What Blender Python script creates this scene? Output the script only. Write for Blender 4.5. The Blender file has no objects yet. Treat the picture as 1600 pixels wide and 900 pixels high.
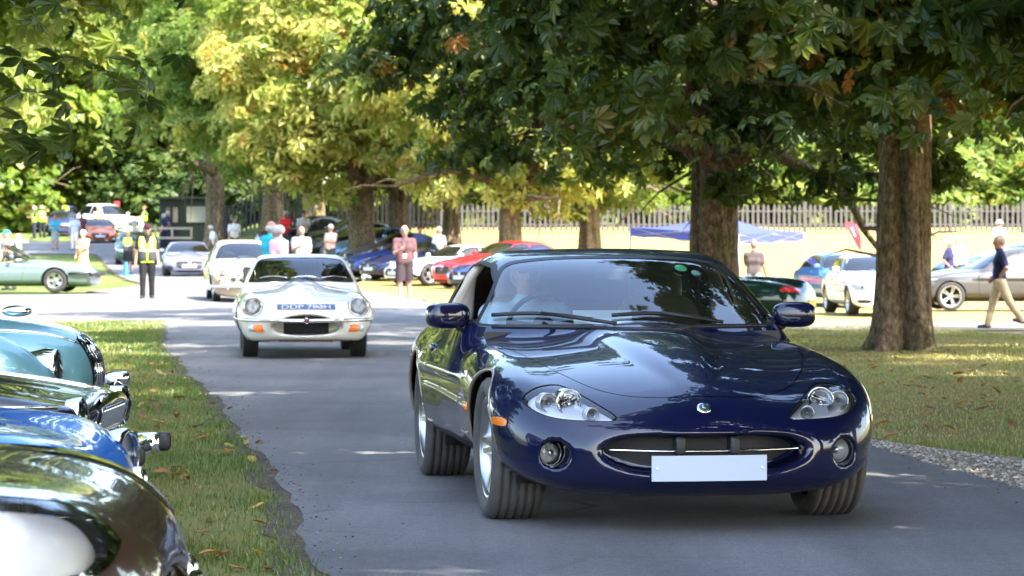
import bpy, math, random
import numpy as np
from mathutils import Vector, Matrix
PI = math.pi
random.seed(5)
RNG = np.random.default_rng(11)
SC = bpy.context.scene
COL = SC.collection

# ---------------------------------------------------------------- camera
FPX = 4425.0                      # focal length in pixels of a 1600 wide frame
CAM_H = 1.25
HORIZON = 393.0
cd = bpy.data.cameras.new("camera")
cam = bpy.data.objects.new("camera", cd); COL.objects.link(cam)
cd.sensor_width = 36.0
cd.lens = 36.0 * FPX / 1600.0
cd.clip_start = 0.2; cd.clip_end = 3000
cam.location = (0, 0, CAM_H)
cam.rotation_euler = (PI / 2 - math.atan((450 - HORIZON) / FPX), 0, 0)
cd.dof.use_dof = True
cd.dof.focus_distance = 13.0
cd.dof.aperture_fstop = 8.0
SC.camera = cam

# ---------------------------------------------------------------- world, sun, exposure
SUN_EL = math.radians(48)
SUN_AZ = math.radians(138)        # compass angle of the sun, clockwise from +Y (view direction)
w = bpy.data.worlds.new("World"); SC.world = w; w.use_nodes = True
wn = w.node_tree.nodes
bgn = wn["Background"]
sky = wn.new("ShaderNodeTexSky"); sky.sky_type = 'NISHITA'; sky.sun_disc = False
sky.sun_elevation = SUN_EL; sky.sun_rotation = SUN_AZ
sky.air_density = 1.0; sky.dust_density = 2.2; sky.ozone_density = 0.6
w.node_tree.links.new(sky.outputs[0], bgn.inputs[0])
bgn.inputs[1].default_value = 0.15
sl = bpy.data.lights.new("sun", 'SUN'); sl.energy = 2.9; sl.angle = math.radians(0.5)
sl.color = (1.0, 0.95, 0.86)
sun = bpy.data.objects.new("sun", sl); COL.objects.link(sun)
_d = Vector((math.sin(SUN_AZ) * math.cos(SUN_EL), math.cos(SUN_AZ) * math.cos(SUN_EL), math.sin(SUN_EL)))
sun.rotation_euler = _d.to_track_quat('Z', 'Y').to_euler()
sun.location = _d * 60
SC.view_settings.view_transform = 'Standard'
SC.view_settings.look = 'None'
SC.view_settings.gamma = 1.0
SC.view_settings.exposure = 3.0
SC.cycles.max_bounces = 10
SC.cycles.transparent_max_bounces = 16
SC.cycles.caustics_reflective = False
SC.cycles.caustics_refractive = False

# ---------------------------------------------------------------- helpers: objects
def thing(name, label, cat, loc=(0, 0, 0), rz=0.0, group=None):
    o = bpy.data.objects.new(name, None); COL.objects.link(o)
    o.empty_display_size = 0.2
    o.location = loc; o.rotation_euler = (0, 0, rz)
    tag(o, label, cat, group)
    return o
def tag(o, label=None, cat=None, group=None, kind=None):
    if label: o['label'] = label
    if cat: o['category'] = cat
    if group: o['group'] = group
    if kind: o['kind'] = kind
    return o
def link(name, me, parent=None):
    o = bpy.data.objects.new(name, me); COL.objects.link(o)
    if parent is not None: o.parent = parent
    return o
def copy_tree(o, parent=None):
    c = o.copy(); COL.objects.link(c)
    if parent is not None: c.parent = parent
    for ch in list(o.children): copy_tree(ch, c)
    return c
def mesh_np(name, V, F, mat, normals=None, smooth=True, parent=None, kind=None, label=None):
    """F: int array (n,k): faces all of k corners."""
    V = np.asarray(V, np.float32); F = np.asarray(F, np.int32)
    me = bpy.data.meshes.new(name)
    n, k = F.shape
    me.vertices.add(len(V)); me.vertices.foreach_set("co", V.ravel())
    me.loops.add(n * k); me.loops.foreach_set("vertex_index", F.ravel())
    me.polygons.add(n)
    me.polygons.foreach_set("loop_start", np.arange(0, n * k, k, dtype=np.int32))
    me.polygons.foreach_set("use_smooth", np.full(n, bool(smooth)))
    me.update(calc_edges=True)
    if normals is not None:
        me.normals_split_custom_set_from_vertices(np.asarray(normals, np.float32))
    if mat is not None: me.materials.append(mat)
    if name is None: return me
    o = link(name, me, parent)
    if kind: o['kind'] = kind
    if label: o['label'] = label
    return o
class MB:
    """collects small shapes into one mesh; faces of any size"""
    def __init__(s): s.v = []; s.f = []; s.sm = []
    def add(s, V, F, smooth=False):
        b = len(s.v); s.v += [tuple(map(float, p)) for p in V]
        s.f += [tuple(int(i) + b for i in f) for f in F]; s.sm += [smooth] * len(F)
        return s
    def box(s, c, d, rz=0.0, taper=1.0, M=None):
        x, y, z = d[0] / 2, d[1] / 2, d[2] / 2
        P = []
        for k in (-1, 1):
            t = taper if k > 0 else 1.0
            for a, b in ((-1, -1), (1, -1), (1, 1), (-1, 1)): P.append(Vector((a * x * t, b * y * t, k * z)))
        Rm = M if M is not None else Matrix.Rotation(rz, 3, 'Z')
        P = [Rm @ p + Vector(c) for p in P]
        return s.add(P, [(3, 2, 1, 0), (4, 5, 6, 7), (0, 1, 5, 4), (1, 2, 6, 5), (2, 3, 7, 6), (3, 0, 4, 7)])
    def tube(s, pts, r, n=8, closed=False, caps=True, ry=None):
        pts = [Vector(p) for p in pts]; m = len(pts); V = []; F = []
        rs = r if hasattr(r, '__len__') else [r] * m
        up = Vector((0, 0, 1))
        for i, p in enumerate(pts):
            a = pts[(i - 1) % m] if (closed or i > 0) else p
            b = pts[(i + 1) % m] if (closed or i < m - 1) else p
            t = (b - a)
            if t.length < 1e-9: t = Vector((0, 0, 1))
            t.normalize()
            u = up if abs(t.dot(up)) < 0.95 else Vector((1, 0, 0))
            e1 = t.cross(u).normalized(); e2 = e1.cross(t).normalized()
            q = (ry if ry is not None else 1.0)
            for k in range(n):
                an = 2 * PI * k / n
                V.append(p + e1 * (rs[i] * math.cos(an)) + e2 * (rs[i] * q * math.sin(an)))
        for i in range(m if closed else m - 1):
            j = (i + 1) % m
            for k in range(n):
                l = (k + 1) % n
                F.append((i * n + k, i * n + l, j * n + l, j * n + k))
        s.add(V, F, True)
        if caps and not closed:
            b = len(s.v) - len(V)
            s.f.append(tuple(b + k for k in range(n))[::-1]); s.sm.append(False)
            s.f.append(tuple(b + (m - 1) * n + k for k in range(n))); s.sm.append(False)
        return s
    def lathe(s, prof, n=32, axis='y', c=(0, 0, 0), smooth=True, arc=None):
        """prof: (radius, along) pairs"""
        V = []; F = []; m = len(prof)
        for r, a in prof:
            for k in range(n):
                an = 2 * PI * k / n if arc is None else arc[0] + (arc[1] - arc[0]) * k / (n - 1); x, z = r * math.cos(an), r * math.sin(an)
                p = (x, a, z) if axis == 'y' else ((a, x, z) if axis == 'x' else (x, z, a))
                V.append((p[0] + c[0], p[1] + c[1], p[2] + c[2]))
        for i in range(m - 1):
            for k in range(n if arc is None else n - 1):
                l = (k + 1) % n
                F.append((i * n + k, i * n + l, (i + 1) * n + l, (i + 1) * n + k))
        return s.add(V, F, smooth)
    def blob(s, c, d, e=0.5, nu=14, nv=20, M=None):
        """rounded box / ellipsoid (superellipsoid); e=1 ellipsoid, small e boxy"""
        f = lambda t: math.copysign(abs(t) ** e, t)
        V = []; F = []
        for i in range(nu + 1):
            a = -PI / 2 + PI * i / nu
            for j in range(nv):
                b = 2 * PI * j / nv
                p = Vector((d[0] / 2 * f(math.cos(a)) * f(math.cos(b)), d[1] / 2 * f(math.cos(a)) * f(math.sin(b)), d[2] / 2 * f(math.sin(a))))
                if M is not None: p = M @ p
                V.append(p + Vector(c))
        for i in range(nu):
            for j in range(nv):
                l = (j + 1) % nv
                F.append((i * nv + j, i * nv + l, (i + 1) * nv + l, (i + 1) * nv + j))
        return s.add(V, F, True)
    def mesh(s, name, mat):
        me = bpy.data.meshes.new(name); me.from_pydata(s.v, [], s.f)
        me.polygons.foreach_set("use_smooth", s.sm); me.materials.append(mat); me.update()
        return me
    def build(s, name, mat, parent=None, label=None, loc=None):
        o = link(name, s.mesh(name, mat), parent)
        if label: o['label'] = label
        if loc: o.location = loc
        return o

# ---------------------------------------------------------------- helpers: implicit surfaces
def table(pts, sigma=0.03, n=1600):
    """smooth curve through points (monotone cubic, then softened); returns a function"""
    p = np.array(sorted(pts), float); x, y = p[:, 0], p[:, 1]
    h = np.diff(x); d = np.diff(y) / h
    m = np.zeros(len(x))
    for i in range(1, len(x) - 1):
        if d[i - 1] * d[i] > 0:
            w1, w2 = 2 * h[i] + h[i - 1], h[i] + 2 * h[i - 1]
            m[i] = (w1 + w2) / (w1 / d[i - 1] + w2 / d[i])
    m[0], m[-1] = d[0], d[-1]
    lo, hi = x[0] - 3 * sigma - .02, x[-1] + 3 * sigma + .02
    xs = np.linspace(lo, hi, n)
    k = np.clip(np.searchsorted(x, xs) - 1, 0, len(h) - 1)
    t = (xs - x[k]) / h[k]
    ys = ((2 * t**3 - 3 * t**2 + 1) * y[k] + (t**3 - 2 * t**2 + t) * h[k] * m[k] + (-2 * t**3 + 3 * t**2) * y[k + 1] + (t**3 - t**2) * h[k] * m[k + 1])
    ys = np.where(xs < x[0], y[0] + m[0] * (xs - x[0]), ys); ys = np.where(xs > x[-1], y[-1] + m[-1] * (xs - x[-1]), ys)
    if sigma > 0:
        st = xs[1] - xs[0]; r = max(1, int(3 * sigma / st)); kk = np.exp(-0.5 * (np.arange(-r, r + 1) * st / sigma) ** 2); kk /= kk.sum()
        ys = np.convolve(np.pad(ys, r, mode='edge'), kk, 'valid')
    return lambda q: np.interp(q, xs, ys)
def smax(a, b, k):
    h = np.clip(0.5 + 0.5 * (a - b) / k, 0, 1)
    return b + (a - b) * h + k * h * (1 - h)
def smin(a, b, k): return -smax(-a, -b, k)
def sstep(a, b, x):
    t = np.clip((x - a) / (b - a), 0, 1); return t * t * (3 - 2 * t)
def grad(F, V, e=2e-3):
    g = np.empty_like(V)
    for i in range(3):
        d = np.zeros(3); d[i] = e
        A = V + d; B = V - d
        g[:, i] = (F(A[:, 0], A[:, 1], A[:, 2]) - F(B[:, 0], B[:, 1], B[:, 2])) / (2 * e)
    return g
def nets(F, lo, hi, h, iters=4, G=None):
    ax = [np.arange(lo[i], hi[i] + h, h) for i in range(3)]
    if G is None: val = F(ax[0][:, None, None], ax[1][None, :, None], ax[2][None, None, :])
    else: val = G
    val = np.broadcast_to(val, tuple(len(a) for a in ax))
    s = val < 0
    c = np.zeros(tuple(n - 1 for n in s.shape), np.int8)
    for i in (0, 1):
        for j in (0, 1):
            for k in (0, 1):
                c += s[i:s.shape[0] - 1 + i, j:s.shape[1] - 1 + j, k:s.shape[2] - 1 + k]
    act = (c > 0) & (c < 8)
    idx = -np.ones(act.shape, np.int64); I = np.argwhere(act); idx[act] = np.arange(len(I))
    V = np.stack([ax[d][I[:, d]] + h / 2 for d in range(3)], 1)
    Q = []
    sh = act.shape
    for d in range(3):
        a, b = (d + 1) % 3, (d + 2) % 3
        s0 = np.take(s, range(0, s.shape[d] - 1), d); s1 = np.take(s, range(1, s.shape[d]), d)
        E = np.argwhere(s0 != s1)
        E = E[(E[:, a] > 0) & (E[:, b] > 0) & (E[:, a] < s.shape[a] - 1) & (E[:, b] < s.shape[b] - 1)]
        if not len(E): continue
        flip = s0[tuple(E.T)]
        q = []
        for da, db in ((-1, -1), (0, -1), (0, 0), (-1, 0)):
            P = E.copy(); P[:, a] += da; P[:, b] += db
            q.append(idx[tuple(P.T)])
        q = np.stack(q, 1)
        q[~flip] = q[~flip][:, ::-1]
        Q.append(q)
    Q = np.concatenate(Q)
    if F is not None:
        for _ in range(iters):
            f = F(V[:, 0], V[:, 1], V[:, 2]); g = grad(F, V); n2 = (g * g).sum(1) + 1e-6
            st = (f / n2)[:, None] * g
            L = np.linalg.norm(st, axis=1, keepdims=True)
            V = V - st * np.minimum(1, 0.7 * h / (L + 1e-9))
    d1 = ((V[Q[:, 0]] - V[Q[:, 2]]) ** 2).sum(1); d2 = ((V[Q[:, 1]] - V[Q[:, 3]]) ** 2).sum(1)
    k = d1 <= d2
    T = np.concatenate([Q[k][:, [0, 1, 2]], Q[k][:, [0, 2, 3]], Q[~k][:, [0, 1, 3]], Q[~k][:, [1, 2, 3]]])
    return V, T
def clip(V, T, g):
    s = g < 0; c = s[T].sum(1)
    Ti, To = T[c == 3], T[c == 0]; M = T[(c == 1) | (c == 2)]
    if not len(M): return V, Ti, To
    sm = s[M]; odd = np.where(sm.sum(1) == 1, sm.argmax(1), (~sm).argmax(1)); ii = np.arange(len(M))
    a, b, d = M[ii, odd], M[ii, (odd + 1) % 3], M[ii, (odd + 2) % 3]
    e = np.sort(np.stack([np.r_[a, a], np.r_[b, d]], 1), 1)
    u, inv = np.unique(e, axis=0, return_inverse=True); inv = inv.ravel()
    t = g[u[:, 0]] / (g[u[:, 0]] - g[u[:, 1]] + 1e-20)
    n0 = len(V); V = np.r_[V, V[u[:, 0]] + (V[u[:, 1]] - V[u[:, 0]]) * t[:, None]]
    ab, ac = n0 + inv[:len(M)], n0 + inv[len(M):]
    t1 = np.stack([a, ab, ac], 1); t2 = np.r_[np.stack([ab, b, d], 1), np.stack([ab, d, ac], 1)]
    ai = s[a]; a2 = np.r_[ai, ai]
    return V, np.r_[Ti, t1[ai], t2[~a2]], np.r_[To, t1[~ai], t2[a2]]
def cspline(pts, n=8, closed=True):
    P = np.array(pts, float); m = len(P); out = []
    for i in range(m if closed else m - 1):
        if closed: p0, p1, p2, p3 = P[(i - 1) % m], P[i], P[(i + 1) % m], P[(i + 2) % m]
        else: p0, p1, p2, p3 = P[max(i - 1, 0)], P[i], P[i + 1], P[min(i + 2, m - 1)]
        for k in range(n):
            t = k / n
            out.append(0.5 * ((2 * p1) + (-p0 + p2) * t + (2 * p0 - 5 * p1 + 4 * p2 - p3) * t * t + (-p0 + 3 * p1 - 3 * p2 + p3) * t**3))
    if not closed: out.append(P[-1])
    return np.array(out)
def psdf(poly, q):
    """signed distance to a closed 2-D polygon, negative inside"""
    poly = np.asarray(poly, float); q = np.asarray(q, float)
    d = np.full(len(q), 1e9); ins = np.zeros(len(q), bool)
    j = len(poly) - 1
    for i in range(len(poly)):
        a, b = poly[j], poly[i]; e = b - a; wv = q - a
        t = np.clip((wv @ e) / (e @ e + 1e-12), 0, 1)
        d = np.minimum(d, ((wv - t[:, None] * e) ** 2).sum(1))
        cond = (b[1] > q[:, 1]) != (a[1] > q[:, 1])
        with np.errstate(divide='ignore', invalid='ignore'):
            xi = (a[0] - b[0]) * (q[:, 1] - b[1]) / (a[1] - b[1]) + b[0]
        ins ^= cond & (q[:, 0] < xi)
        j = i
    return np.where(ins, -1, 1) * np.sqrt(d)
def mir(half):
    """half outline from the middle (y=0) outwards, mirrored in the first coordinate"""
    h = [tuple(p) for p in half]
    return h + [(-p[0], p[1]) for p in h[::-1] if abs(p[0]) > 1e-6]
# ---------------------------------------------------------------- materials
def NM(name):
    m = bpy.data.materials.new(name); m.use_nodes = True
    nt = m.node_tree; return m, nt, nt.nodes["Principled BSDF"]
def L(nt, a, b): nt.links.new(a, b)
def node(nt, t, **kw):
    n = nt.nodes.new(t)
    for k, v in kw.items():
        if isinstance(k, str) and k.startswith('i_'): n.inputs[int(k[2:])].default_value = v
        else: setattr(n, k, v)
    return n
def ramp(nt, src, stops, interp='LINEAR'):
    r = nt.nodes.new('ShaderNodeValToRGB'); e = r.color_ramp.elements; r.color_ramp.interpolation = interp
    while len(e) < len(stops): e.new(0.5)
    for el, (p, c) in zip(e, stops):
        el.position = p; el.color = (c[0], c[1], c[2], 1) if hasattr(c, '__len__') else (c, c, c, 1)
    L(nt, src, r.inputs[0]); return r.outputs[0]
def noise(nt, scale, detail=4, rough=0.55, vec=None, dim='3D'):
    n = nt.nodes.new('ShaderNodeTexNoise'); n.inputs['Scale'].default_value = scale
    n.inputs['Detail'].default_value = detail; n.inputs['Roughness'].default_value = rough
    if vec is not None: L(nt, vec, n.inputs['Vector'])
    return n.outputs['Fac']
def coords(nt, kind='Object', scale=None):
    t = nt.nodes.new('ShaderNodeTexCoord').outputs[kind]
    if scale:
        m = nt.nodes.new('ShaderNodeMapping'); m.inputs['Scale'].default_value = scale; L(nt, t, m.inputs[0]); t = m.outputs[0]
    return t
def bump(nt, bs, src, strength=0.3, dist=0.01):
    b = nt.nodes.new('ShaderNodeBump'); b.inputs['Strength'].default_value = strength; b.inputs['Distance'].default_value = dist
    L(nt, src, b.inputs['Height']); L(nt, b.outputs[0], bs.inputs['Normal'])
def mix(nt, fac, a, b, mode='MIX'):
    m = nt.nodes.new('ShaderNodeMix'); m.data_type = 'RGBA'; m.blend_type = mode
    for s, v in ((m.inputs[0], fac), (m.inputs[6], a), (m.inputs[7], b)):
        if hasattr(v, 'is_linked'): L(nt, v, s)
        elif hasattr(v, '__len__'): s.default_value = (*v[:3], 1)
        else: s.default_value = v
    return m.outputs[2]
def simple(name, col, rough=0.5, metal=0.0, coat=0.0, spec=0.5, vary=0.0, vscale=6.0, bmp=0.0, bscale=200):
    m, nt, b = NM(name)
    b.inputs['Base Color'].default_value = (*col, 1); b.inputs['Roughness'].default_value = rough
    b.inputs['Metallic'].default_value = metal; b.inputs['Coat Weight'].default_value = coat
    b.inputs['Specular IOR Level'].default_value = spec
    if vary > 0:
        f = noise(nt, vscale, 5, 0.6, coords(nt))
        lo = tuple(c * (1 - vary) for c in col); hi = tuple(min(1, c * (1 + vary)) for c in col)
        L(nt, ramp(nt, f, [(0.3, lo), (0.7, hi)]), b.inputs['Base Color'])
    if bmp > 0: bump(nt, b, noise(nt, bscale, 2, 0.5, coords(nt)), bmp, 0.004)
    return m
def paint(name, col, metal=0.0, rough=0.35, inner=(0.02, 0.018, 0.016)):
    """car paint: base with clear coat, light dust in the roughness; the back of the sheet shows trim"""
    m, nt, b = NM(name)
    co = coords(nt)
    fl = noise(nt, 900, 1, 0.5, co)
    c2 = tuple(min(1, c * 1.25 + 0.002) for c in col)
    cc = mix(nt, fl, col, c2) if metal > 0 else None
    geo = nt.nodes.new('ShaderNodeNewGeometry')
    if cc is not None: base = mix(nt, geo.outputs['Backfacing'], cc, inner)
    else: base = mix(nt, geo.outputs['Backfacing'], col, inner)
    L(nt, base, b.inputs['Base Color'])
    b.inputs['Metallic'].default_value = metal
    b.inputs['Roughness'].default_value = rough
    b.inputs['Coat Weight'].default_value = 1.0
    d = noise(nt, 3.5, 5, 0.65, co)
    L(nt, ramp(nt, d, [(0.35, 0.0), (0.8, 0.03)]), b.inputs['Coat Roughness'])
    b.inputs['Coat IOR'].default_value = 1.55
    b.inputs['Specular IOR Level'].default_value = .08
    return m
def glass(name, tint=(0.75, 0.85, 0.82), refl=1.0, dirt=0.03):
    """thin pane: clear through-view with tint plus sharp reflection"""
    m = bpy.data.materials.new(name); m.use_nodes = True; nt = m.node_tree; nt.nodes.clear()
    out = nt.nodes.new('ShaderNodeOutputMaterial')
    tr = nt.nodes.new('ShaderNodeBsdfTransparent'); tr.inputs[0].default_value = (*tint, 1)
    gl = nt.nodes.new('ShaderNodeBsdfGlossy'); gl.inputs['Roughness'].default_value = 0.01
    fr = nt.nodes.new('ShaderNodeFresnel'); fr.inputs[0].default_value = 1.5
    mu = nt.nodes.new('ShaderNodeMath'); mu.operation = 'MULTIPLY'; mu.inputs[1].default_value = 1.7 * refl; mu.use_clamp = True
    L(nt, fr.outputs[0], mu.inputs[0])
    mx = nt.nodes.new('ShaderNodeMixShader'); L(nt, mu.outputs[0], mx.inputs[0]); L(nt, tr.outputs[0], mx.inputs[1]); L(nt, gl.outputs[0], mx.inputs[2])
    df = nt.nodes.new('ShaderNodeBsdfDiffuse'); df.inputs[0].default_value = (0.5, 0.5, 0.47, 1)
    m2 = nt.nodes.new('ShaderNodeMixShader'); m2.inputs[0].default_value = dirt
    L(nt, mx.outputs[0], m2.inputs[1]); L(nt, df.outputs[0], m2.inputs[2]); L(nt, m2.outputs[0], out.inputs[0])
    return m
M = {}
M['chrome'] = simple('chrome', (0.78, 0.78, 0.78), 0.06, 1.0)
M['silver'] = simple('alloy', (0.50, 0.50, 0.50), 0.30, 1.0, vary=0.1, vscale=20)
M['dull_metal'] = simple('dull_metal', (0.28, 0.28, 0.27), 0.45, 1.0, vary=0.2, vscale=10)
M['tyre'] = simple('tyre_rubber', (0.022, 0.021, 0.020), 0.75, vary=0.4, vscale=9, bmp=0.15, bscale=150)
M['tyre_dusty'] = simple('tyre_rubber_dusty', (0.075, 0.068, 0.06), 0.85, vary=0.35, vscale=7, bmp=0.15, bscale=150)
M['black'] = simple('black_plastic', (0.012, 0.012, 0.012), 0.5, vary=0.2)
M['gap'] = simple('shut_gap', (0.004, 0.004, 0.004), 0.9)
M['rubber'] = simple('rubber_seal', (0.010, 0.010, 0.010), 0.45)
M['mesh'] = simple('grille_mesh', (0.02, 0.02, 0.02), 0.55, bmp=0.6, bscale=260)
M['under'] = simple('underbody', (0.014, 0.013, 0.012), 0.9)
M['lens'] = glass('lamp_lens', (0.95, 0.97, 0.98), 1.0, 0.02)
M['glass'] = glass('window_glass', (0.74, 0.84, 0.80), 1.15, 0.008)
M['glass_far'] = glass('tinted_glass', (0.25, 0.30, 0.31), 1.2, 0.012)
M['reflector'] = simple('lamp_reflector', (0.86, 0.87, 0.88), 0.25, 0.1, bmp=0.35, bscale=60)
M['lamp_grey'] = simple('lamp_housing', (0.50, 0.51, 0.52), 0.25, 0.4)
M['amber'] = simple('amber_lens', (0.85, 0.20, 0.01), 0.15, coat=1.0)
M['red_lens'] = simple('red_lens', (0.55, 0.01, 0.015), 0.12, coat=1.0)
M['plate_white'] = simple('plate_white', (0.46, 0.52, 0.64), 0.35, coat=0.3)
M['plate_yellow'] = simple('plate_yellow', (0.7, 0.52, 0.02), 0.35)
M['leather'] = simple('beige_leather', (0.30, 0.23, 0.15), 0.5, vary=0.15, bmp=0.2, bscale=120)
M['dash'] = simple('dark_trim', (0.03, 0.028, 0.025), 0.6, vary=0.2)
M['pillar_trim'] = simple('pale_pillar_trim', (0.55, 0.46, 0.36), 0.6)
M['white'] = simple('white_card', (0.8, 0.8, 0.8), 0.6)
M['skin'] = simple('skin', (0.42, 0.22, 0.15), 0.5, vary=0.10, vscale=12)
# ---------------------------------------------------------------- cars
class Car:
    """a car shell from its profile, plan and section curves. x rearwards from the nose, y to the car's right, z up."""
    def __init__(s, P, name, label, cat, loc, head, group=None, h=0.045, mat=None, extra=None):
        s.P = P; s.h = h; s.x0 = P['fa']
        s.root = thing(name, label, cat, loc, PI / 2 + head, group)
        s.paint = mat
        t = lambda k, sg=0.03: table(P[k], sg)
        s.topc, s.edge, s.W, s.sec, s.bot = t('top', .05), t('edge', .05), t('W', .06), t('sec', .03), t('bot', .05)
        s.nose, s.tail = t('nose', .02), t('tail', .02)
        s.roof = t('roof', P.get('roof_s', .07)) if 'roof' in P else None
        s.cw = t('cw', .08) if 'cw' in P else None
        s.bl = t('bulge', .08) if 'bulge' in P else None
        s.blw = t('bulgew', .05) if 'bulge' in P else None
        s.extra = extra
        s.F = s.field
        Wm = max(p[1] for p in P['W']) + 0.12
        zt = max([p[1] for p in P['top']] + [p[1] for p in P.get('roof', [(0, 0)])]) + .12
        V, T = nets(s.F, (-.12, -Wm, .02), (P['L'] + .12, Wm, zt), h)
        s.V, s.T = V, T
    def body(s, x, y, z):
        P = s.P; ay = np.sqrt(y * y + 1e-5); W = s.W(x)
        t = ay / W
        e = P.get('ecrest', .72)
        k = sstep(0, e, t) if P.get('valley') else np.clip(t / e, 0, 1.4) ** 2
        top = s.topc(x) + (s.edge(x) - s.topc(x)) * k
        if s.bl is not None: top = top + s.bl(x) * np.exp(-(ay / s.blw(x)) ** P.get('bulgep', 4))
        f1 = (z - top) * .93
        f2 = ay - W + s.sec(z) * P.get('secs', 1.0)
        f3 = (s.nose(z) + P['na'] * (ay / P['nw']) ** P['np'] - x) * P.get('nn', .85)
        f4 = (x - P['L'] + s.tail(z) + P['ta'] * (ay / P['nw']) ** P['np']) * .85
        f5 = s.bot(x) + P.get('boty', 0) * (ay / P['nw']) ** 4 - z
        k1 = P.get('kside', .16)
        f = smax(f1, f2, k1)
        f = smax(f, f3, P.get('knose', .12)); f = smax(f, f4, .10); f = smax(f, f5, .06)
        return f
    def field(s, x, y, z):
        f = s.body(x, y, z)
        if s.roof is not None:
            P = s.P; y2 = y * y
            m = sstep(P['xmid'] - .5, P['xmid'] + .5, x)
            xs = x - (P.get('wsc', .22) * (1 - m) - P.get('rsc', .15) * m) * y2
            g1 = (z - s.roof(xs) + P.get('rcrown', .07) * y2) * P.get('rn', .85)
            ay = np.sqrt(y2 + 1e-5)
            g2 = (ay - s.cw(x) + P['tum'] * (z - P['belt'])) * .9
            g = smax(g1, g2, P.get('kroof', .12))
            g = smax(g, P['belt'] - .25 - z, .05)
            f = smin(f, g, P.get('kcab', .035))
        if s.extra: f = s.extra(s, f, x, y, z)
        return f
    # -- cutting
    def cut(s, poly, proj, mask=None, grow=0.0):
        V, T = s.V, s.T
        if mask is not None:
            C = V[T].mean(1); mk = mask(C[:, 0], C[:, 1], C[:, 2]); Tm, Tr = T[mk], T[~mk]
        else: Tm, Tr = T, T[:0]
        q = V[:, {'front': [1, 2], 'side': [0, 2], 'top': [0, 1]}[proj]]
        used = np.zeros(len(V), bool); used[Tm.ravel()] = True
        g = np.full(len(V), 1.0); g[used] = psdf(poly, q[used]) - grow
        s.V, Ti, To = clip(V, Tm, g)
        s.T = np.r_[To, Tr]
        return Ti
    def ring(s, poly, proj, mask, width):
        """cut the polygon, then a band of that width round it: returns (inside, band)"""
        a = s.cut(poly, proj, mask); b = s.cut(poly, proj, mask, width)
        return a, b
    def normals(s, V):
        g = grad(s.F, V, 3e-3); return g / (np.linalg.norm(g, axis=1, keepdims=True) + 1e-9)
    def emit(s, name, T, mat, off=0.0, parent=None, label=None, rev=False):
        if not len(T): return None
        u, inv = np.unique(T.ravel(), return_inverse=True)
        V = s.V[u].copy(); N = s.normals(V)
        if off: V = V + N * off
        V[:, 0] -= s.x0
        return mesh_np(name, V, inv.reshape(-1, 3), mat, N, True, parent or s.root, label=label, kind='stuff' if name == 'shut_line' else None)
    def split_sides(s, T):
        C = s.V[T].mean(1)[:, 1]; return T[C > 0], T[C <= 0]
    # -- finding the surface
    def hit(s, pts, axis, lo, hi, sign=1, n=700):
        """pts (m,2): march from lo to hi along an axis and return first surface points"""
        pts = np.asarray(pts, float); ts = np.linspace(lo, hi, n)
        o = [i for i in range(3) if i != axis]
        A = [None] * 3; A[o[0]] = pts[:, 0][:, None]; A[o[1]] = pts[:, 1][:, None]; A[axis] = ts[None, :]
        f = np.broadcast_to(s.F(*A), (len(pts), n))
        k = (f < 0).argmax(1); ok = (f < 0).any(1); k = np.clip(k, 1, n - 1); i = np.arange(len(pts))
        t = ts[k - 1] + (ts[k] - ts[k - 1]) * f[i, k - 1] / (f[i, k - 1] - f[i, k] + 1e-12)
        out = np.empty((len(pts), 3)); out[:, o[0]] = pts[:, 0]; out[:, o[1]] = pts[:, 1]; out[:, axis] = np.where(ok, t, hi)
        return out
    def front(s, pts): return s.hit(pts, 0, -.3, 2.2)
    def side(s, pts, sg): return s.hit(pts, 1, sg * 1.25, 0)
    def loc(s, p): return (p[0] - s.x0, p[1], p[2])
    def line(s, name, pts3, r, mat, closed=False, off=0.0, n=6, parent=None, ry=None, label=None):
        p = np.asarray(pts3, float)
        if off: p = p + s.normals(p) * off
        p = p.copy(); p[:, 0] -= s.x0
        return MB().tube([tuple(q) for q in p], r, n, closed, ry=ry).build(name, mat, parent or s.root, label)
    # -- common equipment
    def arches(s, rf, rr=None, lip=True, liner=True):
        P = s.P
        for k, (ax, r) in enumerate(((P['fa'], rf), (P['ra'], rr or rf))):
            a = np.linspace(0, 2 * PI, 48, endpoint=False)
            zc = P.get('zax', P['wr'])
            poly = np.stack([ax + r * np.cos(a), zc + r * np.sin(a)], 1)
            s.cut(poly, 'side', lambda x, y, z: np.abs(y) > .30)
            for sg in (1, -1):
                if lip:
                    b = np.linspace(math.radians(-28), math.radians(208), 30)
                    q = s.side(np.stack([ax + (r + .003) * np.cos(b), zc + (r + .003) * np.sin(b)], 1), sg)
                    q = q[np.abs(q[:, 1]) > .3]
                    s.line('arch_lip', q, .010, s.paint, off=-.006)
                if liner:
                    mb = MB(); yo = sg * (s.W(ax) - .11); yi = sg * .42
                    rr_ = r + .004; n = 24
                    pr = [(rr_, yo - sg * .03), (rr_, yi), (0.01, yi)]
                    mb.lathe(pr, n, 'y', (ax - s.x0, 0, zc), arc=(math.radians(-22), math.radians(202)))
                    mb.build('arch_liner', M['under'], s.root)
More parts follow.
